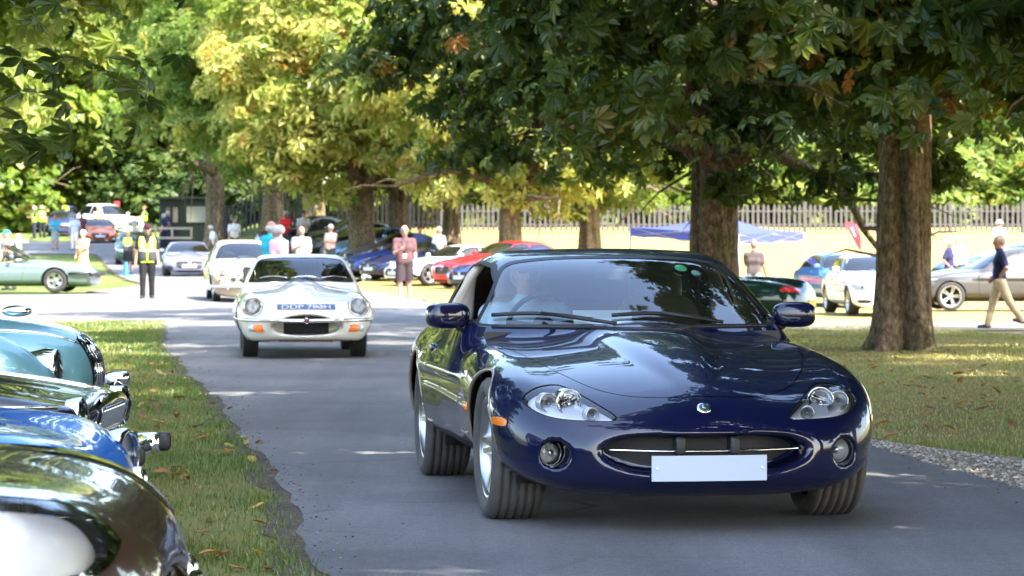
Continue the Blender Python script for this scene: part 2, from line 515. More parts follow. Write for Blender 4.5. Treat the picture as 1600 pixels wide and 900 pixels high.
    def wheel(s, x, sg, r, w, rim_r, style, track, steer=0.0, matt=None, matr=None, n=40, nsp=5, dish=.04):
        e = bpy.data.objects.new('wheel', None); COL.objects.link(e); e.parent = s.root
        e.location = (x - s.x0, sg * track, r); e.rotation_euler = (0, 0, steer)
        key = (s.P['id'], style, r, w, rim_r, nsp, sg)
        if key not in WHEEL_CACHE:
            o = sg * w / 2
            hi = n >= 40
            # tyre
            pr = [(rim_r, -o * .82), (rim_r + .02, -o * .98), ((r + rim_r) / 2, -o * 1.05), (r - .025, -o * .97), (r - .006, -o * .80)]
            gr = 5 if hi else 3
            for i in range(gr):
                a = -o * .62 + (1.24 * o) * i / (gr - 1); d = .010 * abs(w) / .2 * (1 if hi else 1.2)
                st = sg * d / 2
                rc = r - .003 * abs(i - (gr - 1) / 2)
                pr += [(rc, a - st), (rc - .009, a - st * .8), (rc - .009, a + st * .8), (rc, a + st)]
            pr += [(r - .006, o * .80), (r - .025, o * .97), ((r + rim_r) / 2, o * 1.05), (rim_r + .02, o * .98), (rim_r, o * .82)]
            mt = MB().lathe(pr, n, 'y').mesh('tyre', matt or M['tyre'])
            mr = MB(); ob = o * .86
            mr.lathe([(rim_r + .006, ob), (rim_r - .012, ob + sg * .004), (rim_r - .022, ob - sg * .012), (rim_r - .035, o * .3), (rim_r - .03, -o * .8)], n, 'y')
            hub = ob - sg * dish
            if style == 'wire':
                mr.lathe([(.001, hub + sg * .06), (.03, hub + sg * .05), (.045, hub), (.045, hub - sg * .05)], 16, 'y')
                for k in range(28):
                    a = 2 * PI * k / 28; b = a + (.35 if k % 2 else -.35)
                    mr.tube([(.04 * math.cos(a), hub, .04 * math.sin(a)), ((rim_r - .02) * math.cos(b), ob - sg * (.02 if k % 2 else .06), (rim_r - .02) * math.sin(b))], .004, 4, caps=False)
            elif style == 'disc':
                mr.lathe([(.001, hub + sg * .045), (.09, hub + sg * .04), (.13, hub + sg * .012), (rim_r * .72, hub + sg * .012), (rim_r - .02, ob - sg * .02)], n, 'y')
            else:
                mr.lathe([(.001, hub + sg * .012), (.035, hub + sg * .012), (.06, hub), (.075, hub - sg * .03), (.08, hub - sg * .06)], 20, 'y')
                tw = .13 if style == 'twin' else 0.0
                for k in range(nsp):
                    for q in ((-1, 1) if tw else (0,)):
                        a0 = 2 * PI * k / nsp + q * .16 * (1 if tw else 0); a1 = 2 * PI * k / nsp + q * tw
                        wd0, wd1 = ((.020, .016) if tw else (.045 * 5 / nsp, .032 * 5 / nsp))
                        if style == 'star': wd0, wd1 = .05, .075
                        vs = []
                        for (rr, aa, wd, yy) in ((.05, a0, wd0, hub + sg * .004), (rim_r * .6, (a0 + a1) / 2, (wd0 + wd1) / 2, hub + sg * .018), (rim_r - .018, a1, wd1, ob - sg * .012)):
                            c_, s_ = math.cos(aa), math.sin(aa)
                            for dd, dy in ((-wd, -sg * .035), (-wd * .7, 0), (wd * .7, 0), (wd, -sg * .035)):
                                vs.append((rr * c_ - dd * s_, yy + dy, rr * s_ + dd * c_))
                        fs = [(i * 4 + j, i * 4 + j + 1, i * 4 + 5 + j, i * 4 + 4 + j) for i in (0, 1) for j in range(3)]
                        mr.add(vs, fs)
            rimm = mr.mesh('rim', matr or M['silver'])
            mb = MB().lathe([(.001, -o * .1), (rim_r - .045, -o * .1), (rim_r - .045, -o * .25)], 24, 'y')
            bm = mb.mesh('brake_disc', M['dull_metal'] if n >= 40 else M['under'])
            WHEEL_CACHE[key] = (mt, rimm, bm)
        mt, rimm, bm = WHEEL_CACHE[key]
        link('tyre', mt, e); link('rim', rimm, e); link('brake_disc', bm, e)
        return e
    def wheels(s, w, rim_r, style, steer=0.0, **k):
        P = s.P
        for x in (P['fa'], P['ra']):
            for sg in (1, -1):
                s.wheel(x, sg, P['wr'], w, rim_r, style, P['track'], steer if x == P['fa'] else 0.0, **k)
    def plate(s, y, z, wd, ht, mat, text=None, tcol=None, tilt=0.0, name='number_plate', rear=False, out=.012):
        p = s.front([(y, z)])[0] if not rear else s.hit([(y, z)], 0, s.P['L'] + .3, s.P['L'] - 1.5)[0]
        sg = -1 if not rear else 1
        mb = MB(); n = 9
        # a slightly bowed sheet with thickness
        V = []; F = []
        for i in range(n):
            t = -1 + 2 * i / (n - 1); bow = s.P.get('pbow', .012) * t * t
            for dz in (-1, 1):
                V.append((-sg * bow, t * wd / 2, dz * ht / 2)); V.append((-sg * (bow + .006), t * wd / 2, dz * ht / 2))
        for i in range(n - 1):
            a = i * 4; b = a + 4
            F += [(a, b, b + 2, a + 2), (a + 1, a + 3, b + 3, b + 1), (a, a + 1, b + 1, b), (a + 2, b + 2, b + 3, a + 3)]
        F += [(0, 2, 3, 1), ((n - 1) * 4, (n - 1) * 4 + 1, (n - 1) * 4 + 3, (n - 1) * 4 + 2)]
        mb.add(V, F)
        o = mb.build(name, mat, s.root); o.location = (p[0] - s.x0 + sg * out, y, z); o.rotation_euler = (0, tilt, 0)
        if text:
            tx = text_mesh(text, ht * .70, tcol)
            for me in tx:
                q = link('lettering', me, o); q.rotation_euler = (PI / 2, 0, -PI / 2 if not rear else PI / 2); q.location = (sg * .003, 0, -ht * .25)
        return o
    def badge(s, p, r, mat, parent=None, name='badge', n=20):
        N = s.normals(np.array([p]))[0]
        mb = MB().lathe([(.0001, .006), (r * .8, .006), (r, .002), (r, -.006)], n, 'z')
        o = mb.build(name, mat, parent or s.root); o.location = s.loc(p)
        o.rotation_euler = Vector(N).to_track_quat('Z', 'Y').to_euler(); return o
WHEEL_CACHE = {}
def text_mesh(text, size, mat, align='CENTER', extrude=0.001):
    cu = bpy.data.curves.new('lettering', 'FONT'); cu.body = text; cu.size = size; cu.align_x = align; cu.extrude = extrude
    ob = bpy.data.objects.new('lettering', cu)
    COL.objects.link(ob); dg = bpy.context.evaluated_depsgraph_get(); dg.update()
    me = bpy.data.meshes.new_from_object(ob.evaluated_get(dg)); me.name = 'lettering'
    bpy.data.objects.remove(ob); bpy.data.curves.remove(cu)
    me.materials.clear(); me.materials.append(mat)
    return [me]
# ---------------------------------------------------------------- the dark blue coupe in front
XK = dict(id='xk', L=4.74, fa=.90, ra=3.488, wr=.335, track=.755, xmid=2.9, belt=.87,
    top=[(-.1, .50), (0, .525), (.06, .56), (.2, .625), (.5, .715), (.9, .79), (1.3, .84), (1.62, .87), (1.9, .88), (2.4, .88), (3.2, .90), (3.7, .925), (4.2, .91), (4.55, .87), (4.76, .82)],
    edge=[(-.1, .44), (0, .47), (.2, .555), (.4, .635), (.6, .69), (.9, .745), (1.3, .79), (1.7, .815), (2.3, .825), (3.0, .86), (3.5, .88), (4.1, .85), (4.5, .78), (4.76, .70)],
    W=[(-.1, .80), (.2, .845), (.5, .885), (.9, .915), (1.3, .91), (1.8, .895), (2.4, .895), (2.9, .91), (3.45, .925), (3.9, .90), (4.4, .83), (4.76, .74)],
    sec=[(.05, .14), (.16, .10), (.22, .065), (.32, .03), (.45, .006), (.55, .0), (.66, .008), (.75, .03), (.85, .075), (.95, .12)],
    bot=[(-.1, .20), (.1, .17), (.4, .15), (1, .16), (3.6, .17), (4.3, .20), (4.76, .30)],
    nose=[(.10, .17), (.16, .09), (.22, .035), (.30, .008), (.38, .0), (.46, .008), (.52, .03), (.58, .07), (.66, .15), (.8, .32)],
    tail=[(.2, .14), (.35, .02), (.5, 0), (.65, .02), (.8, .06), (.95, .12)],
    na=.40, nw=.9, np=3.0, ta=.28, ecrest=.70, valley=True, kside=.17, knose=.14, boty=.16,
    bulge=[(-.1, 0), (.25, .004), (.5, .018), (.9, .032), (1.4, .036), (1.8, .028), (2.2, 0), (2.6, 0)],
    bulgew=[(-.1, .06), (.3, .09), (.6, .15), (1.0, .21), (1.5, .27), (2.0, .30)], bulgep=5,
    roof=[(1.0, .50), (1.45, .755), (1.62, .855), (1.9, 1.02), (2.2, 1.17), (2.4, 1.235), (2.7, 1.268), (3.0, 1.26), (3.4, 1.18), (3.8, 1.05), (4.1, .93), (4.4, .80), (4.8, .62)],
    cw=[(1.2, .80), (1.7, .825), (2.2, .83), (2.8, .83), (3.3, .80), (3.8, .70), (4.2, .56), (4.6, .40)],
    tum=.50, kroof=.13, wsc=.34, rsc=.25, rcrown=.06, rn=.85, kcab=.03)
M['xk_paint'] = paint('midnight_blue_paint', (0.0022, 0.0040, 0.027), 0.0, 0.4, (0.20, 0.155, 0.11))
def xk_extra(s, f, x, y, z):
    # scooped smile mouth with soft lips in the bumper
    ay = np.abs(y)
    zc = .355 + .016 * (ay / .46) ** 2
    e = np.sqrt((np.maximum(ay - .22, 0) / .235) ** 2 + ((z - zc) / .079) ** 2 + 1e-6)
    d = (e - 1) * .085
    d = smax(d, x - .16 - .45 * ay * ay, .02)
    f = smax(f, -d, .035)
    # sunk seats for the fog lamps
    d2 = np.sqrt((ay - .655) ** 2 + (z - .352) ** 2 + 1e-6) - .060
    d2 = smax(d2, x - .36, .01)
    f = smax(f, -d2, .020)
    return f
def build_xk():
    a = math.radians(8.3)
    c = Car(XK, 'coupe_car', 'large dark blue coupe driving towards the camera in front with a blank number plate', 'car', (.735, 13.31, 0), a, h=.017, mat=M['xk_paint'], extra=xk_extra)
    c.arches(.368, .372)
    front = lambda x, y, z: x < 1.0
    top = lambda x, y, z: z > .5
    # mouth: everything deep inside becomes the black grille mesh
    mp = cspline(mir([(0, .432), (.20, .431), (.34, .418), (.425, .385), (.41, .355), (.32, .316), (.19, .292), (0, .286)]), 5)
    Ti = c.cut(mp, 'front', lambda x, y, z: (x < .5))
    # only the part that lies well behind the lips
    c.emit('grille', Ti, M['mesh'])
    # head lamps
    hl = [(.395, .513), (.50, .508), (.63, .515), (.71, .535), (.757, .570), (.755, .60), (.70, .632), (.62, .644), (.56, .628), (.46, .566)]
    for sg in (1, -1):
        p = cspline([(sg * y, z) for y, z in hl], 6)
        mk = lambda x, y, z: (x < 1.1) & (y * sg > 0)
        Ti, Tb = c.ring(p, 'front', mk, .007)
        root = c.emit('headlight', Ti, M['lens'], .002)
        c.emit('lamp_seal', Tb, M['gap'], -.006, root)
        # bowl behind the glass: three round lamps set in a bright housing
        c.emit('lamp_housing', Ti, M['reflector'], -.034, root)
        for (y, z, r, mt, nm) in ((.665, .575, .042, 'lamp_grey', 'lamp_bowl'), (.575, .578, .058, 'chrome', 'lamp_bowl'), (.487, .528, .030, 'lamp_grey', 'lamp_bowl')):
            q = c.front([(sg * y, z)])[0]
            mb = MB().lathe([(.001, .030), (r * .30, .028), (r * .36, .018), (r * .62, .030), (r * .9, .010), (r, -.002), (r * 1.06, .004), (r * 1.06, .05)], 28, 'x')
            o = mb.build(nm, M[mt], root); o.location = (q[0] - c.x0 + .006, q[1], q[2]); o.rotation_euler = (0, 0, sg * .25)
            o2 = MB().blob((0, 0, 0), (.022, r * .5, r * .5), 1, 8, 12).build('bulb', M['lens'], root); o2.location = (q[0] - c.x0 + .02, q[1], q[2])
        # orange marker on the corner, fog lamp
        mk2 = lambda x, y, z: (y * sg > 0) & (x < .9)
        q = [(.40, .468), (.53, .472), (.55, .488), (.53, .503), (.41, .50)]
        Ti = c.cut(cspline(q, 4), 'side', mk2)
        c.emit('side_marker', Ti, M['amber'], .004)
        fp = c.front([(sg * .655, .352)])[0]
        mb = MB().lathe([(.001, -.018), (.03, -.014), (.052, -.004), (.058, .006)], 28, 'x')
        fo = mb.build('fog_light', M['lens'], c.root); fo.location = (fp[0] - c.x0 - .046, fp[1], fp[2]); fo.rotation_euler = (0, 0, sg * .42)
        MB().lathe([(.001, .014), (.016, .014), (.02, .008), (.05, .004), (.058, .0)], 28, 'x').build('lamp_bowl', M['reflector'], fo)
        MB().lathe([(.058, -.004), (.064, -.004), (.066, .02)], 28, 'x').build('lamp_ring', M['black'], fo)
        MB().blob((-.002, 0, 0), (.02, .034, .034), 1, 8, 10).build('bulb', M['chrome'], fo)
    # bonnet
    bon = cspline([(.175, 0.0), (.195, .18), (.27, .345), (.43, .485), (.75, .61), (1.2, .705), (1.60, .765)], 8, False)
    bon = np.r_[bon, [(1.66, .60), (1.58, .3), (1.55, 0)]]
    bon = np.r_[bon, np.stack([bon[::-1][1:-1, 0], -bon[::-1][1:-1, 1]], 1)]
    cut_m = lambda x, y, z: (z > .45) & (x < 1.85)
    gI = c.cut(bon, 'top', cut_m, -.0025)
    gB = c.cut(bon, 'top', cut_m, .0025)
    c.emit('bonnet', gI, c.paint)
    c.emit('shut_line', gB, M['gap'], -.010)
    # windscreen
    ws = cspline(mir([(0, 1.213), (.30, 1.208), (.50, 1.188), (.565, 1.165), (.60, 1.13), (.68, 1.0), (.745, .905), (.745, .888), (.60, .884), (.3, .888), (0, .89)]), 5)
    mkw = lambda x, y, z: (x < 2.75) & (z > .8) & (x > 1.45)
    c_, N_ = None, None
    Ti, Tb = c.ring(ws, 'front', mkw, .014)
    wsr = c.emit('windscreen', Ti, M['glass'])
    c.emit('windscreen_seal', Tb, M['rubber'], .002, wsr)
    # side glass: open front window, fixed quarter light
    for sg in (1, -1):
        mks = lambda x, y, z: (y * sg > .25) & (z > .82) & (x > 1.7)
        fr = [(1.93, .905), (2.0, .95), (2.24, 1.09), (2.45, 1.165), (2.70, 1.185), (2.95, 1.17), (2.98, 1.0), (2.99, .92), (2.5, .905)]
        qr = [(3.03, .925), (3.02, 1.0), (2.99, 1.163), (3.2, 1.12), (3.40, 1.04), (3.52, .955), (3.50, .935)]
        Ti, Tb = c.ring(np.array(fr), 'side', mks, .018)
        if sg < 0: g = c.emit('side_window', Ti, M['glass'])
        else: g = None
        c.emit('window_seal', Tb, M['rubber'], .002, g)
        Ti, Tb = c.ring(np.array(qr), 'side', mks, .014)
        g = c.emit('quarter_window', Ti, M['glass']); c.emit('window_seal', Tb, M['rubber'], .002, g)
    rw = cspline(mir([(0, 1.20), (.35, 1.19), (.50, 1.13), (.55, 1.03), (.50, .965), (.25, .955), (0, .955)]), 4)
    Ti = c.cut(rw, 'front', lambda x, y, z: (x > 3.0) & (z > .9))
    c.emit('rear_window', Ti, M['glass'])
    # doors
    for sg in (1, -1):
        d = [(1.62, .80), (1.56, .62), (1.58, .40), (1.66, .27), (2.4, .255), (2.86, .27), (3.00, .40), (3.06, .62), (3.04, .80), (3.02, .915), (2.4, .89), (1.80, .87)]
        dp = cspline(d, 5); mkd = lambda x, y, z: (y * sg > .79)
        Ti = c.cut(dp, 'side', mkd, -.002); Tb = c.cut(dp, 'side', mkd, .0025)
        dr = c.emit('door', Ti, c.paint); c.emit('shut_line', Tb, M['gap'], -.008, dr)
        q = c.side(np.stack([np.linspace(1.60, 3.0, 18), np.linspace(.515, .545, 18)], 1), sg)
        c.line('rub_strip', q, .012, c.paint, off=.004, parent=dr, ry=1.0)
        c.line('chrome_strip', q, .0045, M['chrome'], off=.014, parent=dr)
        q = c.side(np.stack([np.linspace(1.28, 1.52, 6), np.linspace(.508, .513, 6)], 1), sg)
        c.line('rub_strip', q, .012, c.paint, off=.004)
        q = c.side([(1.27, .508)], sg)[0]
        o = MB().blob((0, 0, 0), (.055, .03, .045), .8).build('side_repeater', M['amber'], c.root); o.location = c.loc(q)
        q = c.side([(2.80, .74)], sg)[0]
        o = MB().blob((0, 0, 0), (.15, .03, .05), .6).build('door_handle', c.paint, dr); o.location = c.loc(q)
        # mirrors
        q = c.side([(1.93, .90)], sg)[0]
        mb = MB().blob((0, 0, 0), (.15, .22, .132), .62, 16, 28, Matrix.Rotation(sg * .22, 3, 'Z'))
        mo = mb.build('door_mirror', c.paint, c.root); mo.location = (2.08 - c.x0, sg * .90, .925)
        o = MB().blob((0, 0, 0), (.01, .19, .10), .5, 10, 18).build('mirror_glass', M['chrome'], mo); o.location = (.074, 0, 0)
        MB().tube([(.0, -sg * .06, -.04), (.02, -sg * .12, -.075), (.03, -sg * .17, -.085)], [.035, .03, .03], 10).build('mirror_arm', M['black'], mo)
        # sill and rear lamp
        Ti = c.cut(cspline([(sg * y, z) for y, z in ((.45, .66), (.68, .66), (.76, .70), (.74, .76), (.5, .775))], 5), 'front', lambda x, y, z: (x > 4) & (y * sg > 0))
        c.emit('tail_light', Ti, M['red_lens'], .003)
    # the rest of the shell
    c.emit('body', c.T, c.paint)
    # mouth furniture
    ys = np.linspace(-.435, .435, 41)
    def mouth_x(y, z): return float(.05 + .40 * (abs(y) / .9) ** 2 * .9)
    pts = [(.052 + .30 * abs(y) ** 2.2, y, .370 + .008 * (abs(y) / .46) ** 2) for y in ys]
    c.line('grille_bar', pts, .0085, M['chrome'], ry=.8)
    for y in (.122, -.122):
        o = MB().blob((0, 0, 0), (.085, .047, .085), .35, 12, 20).build('overrider', M['black'], c.root); o.location = (.055 - c.x0, y, .393)
    o = c.plate(0, .300, .515, .112, M['plate_white'], out=.0)
    o.location = (-.022 - c.x0, 0, .300)
    for y in (-.235, .235):
        s_ = MB().lathe([(.0001, -.005), (.005, -.004), (.007, 0)], 12, 'x').build('screw', M['white'], o); s_.location = (.004, y, 0)
    MB().box((.02, 0, .0), (.03, .30, .07)).build('plate_bracket', M['black'], o)
    # badge: ring, green field, silver head
    q = c.front([(0, .557)])[0]
    b = c.badge(q, .033, M['chrome'])
    MB().lathe([(.0001, .0085), (.022, .0085), (.024, .006)], 20, 'z').build('badge_field', simple('badge_green', (.01, .06, .05), .3), b)
    MB().blob((0, 0, .009), (.022, .026, .008), .9, 8, 12).build('badge_head', M['silver'], b)
    # wipers
    for (y0, y1, x1) in ((.22, .69, .06), (-.38, .12, .04)):
        n = 14; yy = np.linspace(y0, y1, n); zz = .898 + .018 * np.sin(np.linspace(0, PI, n)) + np.linspace(0, .02, n)
        p = c.front(np.stack([yy, zz], 1)); 
        c.line('wiper', p, .007, M['black'], off=.016, ry=1.6)
        p2 = c.front([(y0 - .06, .872), ((y0 + y1) / 2, .918)])
        c.line('wiper_arm', p2, .010, M['black'], off=.03)
    c.line('cowl_strip', c.front(np.stack([np.linspace(-.70, .70, 30), np.full(30, .874)], 1)), .010, M['black'], off=.002)
    # under-floor and interior
    x0 = c.x0
    MB().box((2.4 - x0, 0, .23), (3.9, 1.2, .06)).build('floor_pan', M['under'], c.root)
    cab = bpy.data.objects.new('interior', None); COL.objects.link(cab); cab.parent = c.root
    lea, dsh = M['leather'], M['dash']
    MB().blob((2.12 - x0, 0, .77), (.50, 1.36, .17), .35, 12, 24).build('dashboard', dsh, cab)
    MB().box((1.80 - x0, 0, .55), (.05, 1.5, .6)).build('bulkhead', dsh, cab)
    for sg in (1, -1):
        Rk = Matrix.Rotation(.22, 3, 'Y')
        MB().blob((0, 0, 0), (.52, .50, .18), .5).blob((.36, 0, .28), (.16, .48, .64), .5, 14, 20, Rk).build('seat', lea, cab, loc=(2.62 - x0, sg * .37, .42))
        MB().blob((0, 0, 0), (.11, .30, .21), .55, 14, 20, Rk).build('headrest', lea, cab, loc=(3.10 - x0, sg * .37, 1.045))
        MB().blob((0, 0, 0), (1.2, .05, .42), .4).build('door_trim', lea, cab, loc=(2.45 - x0, sg * .76, .58))
    for sg in (1, -1):
        MB().tube([(2.97, sg * .735, .80), (2.95, sg * .715, .95), (2.93, sg * .665, 1.12), (2.92, sg * .60, 1.20)], [.07, .065, .055, .045], 10, ry=.5).build('door_pillar', M['pillar_trim'], cab, loc=(-x0, 0, 0))
    MB().blob((0, 0, 0), (.5, 1.1, .5), .4).build('rear_bench', lea, cab, loc=(3.65 - x0, 0, .62))
    mb = MB(); Rw = Matrix.Rotation(-.42, 3, 'Y')
    ring = [Rw @ Vector((0, .185 * math.cos(t), .185 * math.sin(t))) for t in np.linspace(0, 2 * PI, 28, endpoint=False)]
    mb.tube(ring, .014, 8, True)
    for t in (PI * .05, PI * .95, PI * 1.5): mb.tube([(0, 0, 0), Rw @ Vector((0, .18 * math.cos(t), .18 * math.sin(t)))], .016, 6)
    mb.blob((0, 0, 0), (.05, .11, .11), .7)
    mb.build('steering_wheel', dsh, cab, loc=(2.34 - x0, .37, .86))
    MB().blob((0, 0, 0), (.03, .22, .065), .5).build('rear_view_mirror', dsh, cab, loc=(2.27 - x0, 0, 1.13))
    o = MB().box((0, 0, 0), (.004, .30, .085)).build('paper_card', M['white'], cab, loc=(1.93 - x0, .13, .915)); o.rotation_euler = (0, .5, 0)
    # two round stickers inside the screen
    for (y, z, r, mt) in ((-.33, 1.165, .032, simple('green_sticker', (.01, .16, .06), .5)), (-.41, 1.14, .024, simple('pale_sticker', (.08, .17, .15), .5))):
        q = c.front([(y, z)])[0]; b = c.badge(q - np.array([-.006, 0, 0]), r, mt, wsr, 'sticker')
    c.wheels(.245, .235, 'twin', math.radians(1.0), matt=M['tyre_dusty'], n=56)
    return c
xk = build_xk()
# ---------------------------------------------------------------- shapes of the other cars
ET = dict(id='et', L=4.45, fa=.98, ra=3.42, wr=.325, track=.635, xmid=2.7, belt=.86,
    top=[(-.1, .48), (0, .52), (.08, .60), (.25, .665), (.6, .75), (1.0, .80), (1.5, .845), (1.9, .87), (2.4, .87), (3.2, .86), (3.8, .80), (4.2, .70), (4.45, .58)],
    edge=[(-.1, .40), (0, .44), (.2, .56), (.5, .675), (.8, .73), (1.2, .765), (1.7, .785), (2.4, .77), (3.0, .80), (3.4, .81), (3.9, .73), (4.45, .52)],
    W=[(-.1, .66), (.1, .70), (.4, .755), (.8, .80), (1.3, .805), (2.0, .81), (2.6, .82), (3.2, .828), (3.8, .76), (4.45, .55)],
    sec=[(.05, .24), (.15, .17), (.25, .09), (.35, .035), (.47, .0), (.6, .015), (.7, .05), (.8, .10), (.95, .16)],
    bot=[(-.1, .26), (.2, .225), (.6, .20), (1, .19), (3.4, .19), (4, .25), (4.45, .36)],
    nose=[(.1, .24), (.2, .12), (.28, .06), (.36, .015), (.43, .0), (.5, .015), (.57, .06), (.65, .15), (.75, .30)],
    tail=[(.3, .10), (.45, 0), (.6, .05), (.8, .25)],
    na=.34, nw=.8, np=2.6, ta=.35, ecrest=.78, valley=True, kside=.14, knose=.12,
    bulge=[(-.1, 0), (.3, .0), (.7, .012), (1.1, .028), (1.6, .034), (1.9, .03), (2.2, 0), (3, 0)], bulgew=[(-.1, .12), (.5, .13), (1.2, .19), (2, .22)], bulgep=4,
    roof=[(1.3, .48), (1.80, .82), (1.95, .905), (2.15, 1.05), (2.35, 1.16), (2.5, 1.205), (2.8, 1.225), (3.1, 1.20), (3.6, 1.06), (4.0, .88), (4.3, .70)],
    cw=[(1.5, .64), (2.0, .685), (2.4, .70), (2.9, .69), (3.4, .60), (4.0, .40), (4.4, .28)],
    tum=.44, kroof=.10, wsc=.36, rsc=.2, rcrown=.07, rn=.82, kcab=.025)
ETB = dict(ET, id='etb', top=[(-.1, .53), (0, .58), (.08, .665), (.25, .725), (.45, .755), (1.0, .82), (1.5, .87), (1.9, .89), (2.4, .88), (3.2, .86), (3.8, .80), (4.2, .70), (4.45, .58)],
    edge=[(-.1, .53), (0, .58), (.1, .69), (.25, .745), (.45, .765), (1.0, .80), (1.7, .79), (2.4, .79), (3.0, .80), (3.4, .81), (3.9, .73), (4.45, .52)], na=.20,
    nose=[(.1, .24), (.2, .12), (.3, .05), (.4, .01), (.5, .0), (.58, .005), (.65, .03), (.72, .10), (.8, .30)])
def et_extra(cover):
    def ex(s, f, x, y, z):
        ay = np.abs(y)
        e = np.sqrt((ay / .385) ** 2 + ((z - .40 + .03 * (ay / .4) ** 2) / .115) ** 2 + 1e-6)
        d = smax((e - 1) * .11, x - .30 - .3 * ay * ay, .02)
        f = smax(f, -d, .045)
        if not cover:
            r = np.sqrt((ay - .615) ** 2 + (z - .615) ** 2 + 1e-6)
            d = smax(r - .118, x - .50, .01); f = smax(f, -d, .03)
        return f
    return ex
def lamp_round(c, y, z, x, r, root=None, ring='chrome', yaw=0.0, tilt=0.0, deep=.05, nm='headlight'):
    o = MB().lathe([(.0001, -.035), (r * .5, -.028), (r * .85, -.010), (r, .004)], 28, 'x').build(nm, M['lens'], root or c.root)
    o.location = (x - c.x0, y, z); o.rotation_euler = (0, tilt, yaw)
    MB().lathe([(.0001, deep), (r * .3, deep - .004), (r * .7, deep * .55), (r * .97, .004)], 28, 'x').build('lamp_bowl', M['reflector'], o)
    MB().lathe([(r * .94, -.012), (r * 1.04, -.016), (r * 1.12, .0), (r * 1.10, .05)], 28, 'x').build('lamp_ring', M[ring], o)
    MB().blob((.006, 0, 0), (.03, r * .42, r * .42), 1, 8, 12).build('bulb', M['chrome'], o)
    return o
def std_glass(c, ws, side=None, rear=None, ws_x=2.6, gl='glass_far', seal=.014, zmin=.8):
    Ti, Tb = c.ring(cspline(mir(ws), 4), 'front', lambda x, y, z: (x < ws_x) & (z > zmin), seal)
    r = c.emit('windscreen', Ti, M[gl]); c.emit('windscreen_seal', Tb, M['rubber'], .001, r)
    for sg in (1, -1):
        for i, p in enumerate(side or []):
            Ti, Tb = c.ring(np.array(p), 'side', lambda x, y, z: (y * sg > .25) & (z > zmin), seal)
            g = c.emit('side_window', Ti, M[gl]); c.emit('window_seal', Tb, M['rubber'], .001, g)
    if rear:
        Ti = c.cut(cspline(mir(rear), 4), 'front', lambda x, y, z: (x > ws_x + .3) & (z > zmin))
        c.emit('rear_window', Ti, M[gl])
    return r
def mirrors(c, x, y, z, d=(.11, .17, .12), mat=None, arm=.14):
    for sg in (1, -1):
        o = MB().blob((0, 0, 0), d, .65, 10, 16).build('door_mirror', mat or c.paint, c.root); o.location = (x - c.x0, sg * y, z)
        MB().tube([(0, -sg * d[1] * .3, -d[2] * .2), (.02, -sg * (d[1] * .5 + arm), -d[2] * .5)], [.022, .022], 8).build('mirror_arm', M['black'], o)
def seats(c, x, z, ymul=.36, mat='dash', wheel=True, dash=True):
    for sg in (1, -1):
        Rk = Matrix.Rotation(.2, 3, 'Y')
        MB().blob((-.3, 0, -.32), (.5, .48, .16), .5, 8, 12).blob((0, 0, 0), (.14, .46, .62), .5, 10, 14, Rk).blob((.10, 0, .36), (.10, .26, .18), .55, 8, 12, Rk).build('seat', M[mat], c.root, loc=(x - c.x0, sg * ymul, z))
    if dash: MB().blob((0, 0, 0), (.4, ymul * 3.4, .16), .4, 8, 14).build('dashboard', M['dash'], c.root, loc=(x - .80 - c.x0, 0, z + .12))
    if wheel:
        Rw = Matrix.Rotation(-.4, 3, 'Y')
        MB().tube([Rw @ Vector((0, .18 * math.cos(t), .18 * math.sin(t))) for t in np.linspace(0, 2 * PI, 20, endpoint=False)], .013, 6, True).tube([Rw @ Vector((0, -.18, 0)), Rw @ Vector((0, .18, 0))], .014, 6).build('steering_wheel', M['dash'], c.root, loc=(x - .62 - c.x0, ymul, z + .22))
def shut(c, poly, proj, mask, name, w=.003, off=-.008, spl=4):
    p = cspline(poly, spl) if spl else np.array(poly)
    Ti = c.cut(p, proj, mask, -w); Tb = c.cut(p, proj, mask, w)
    r = c.emit(name, Ti, c.paint); c.emit('shut_line', Tb, M['gap'], off, r); return r

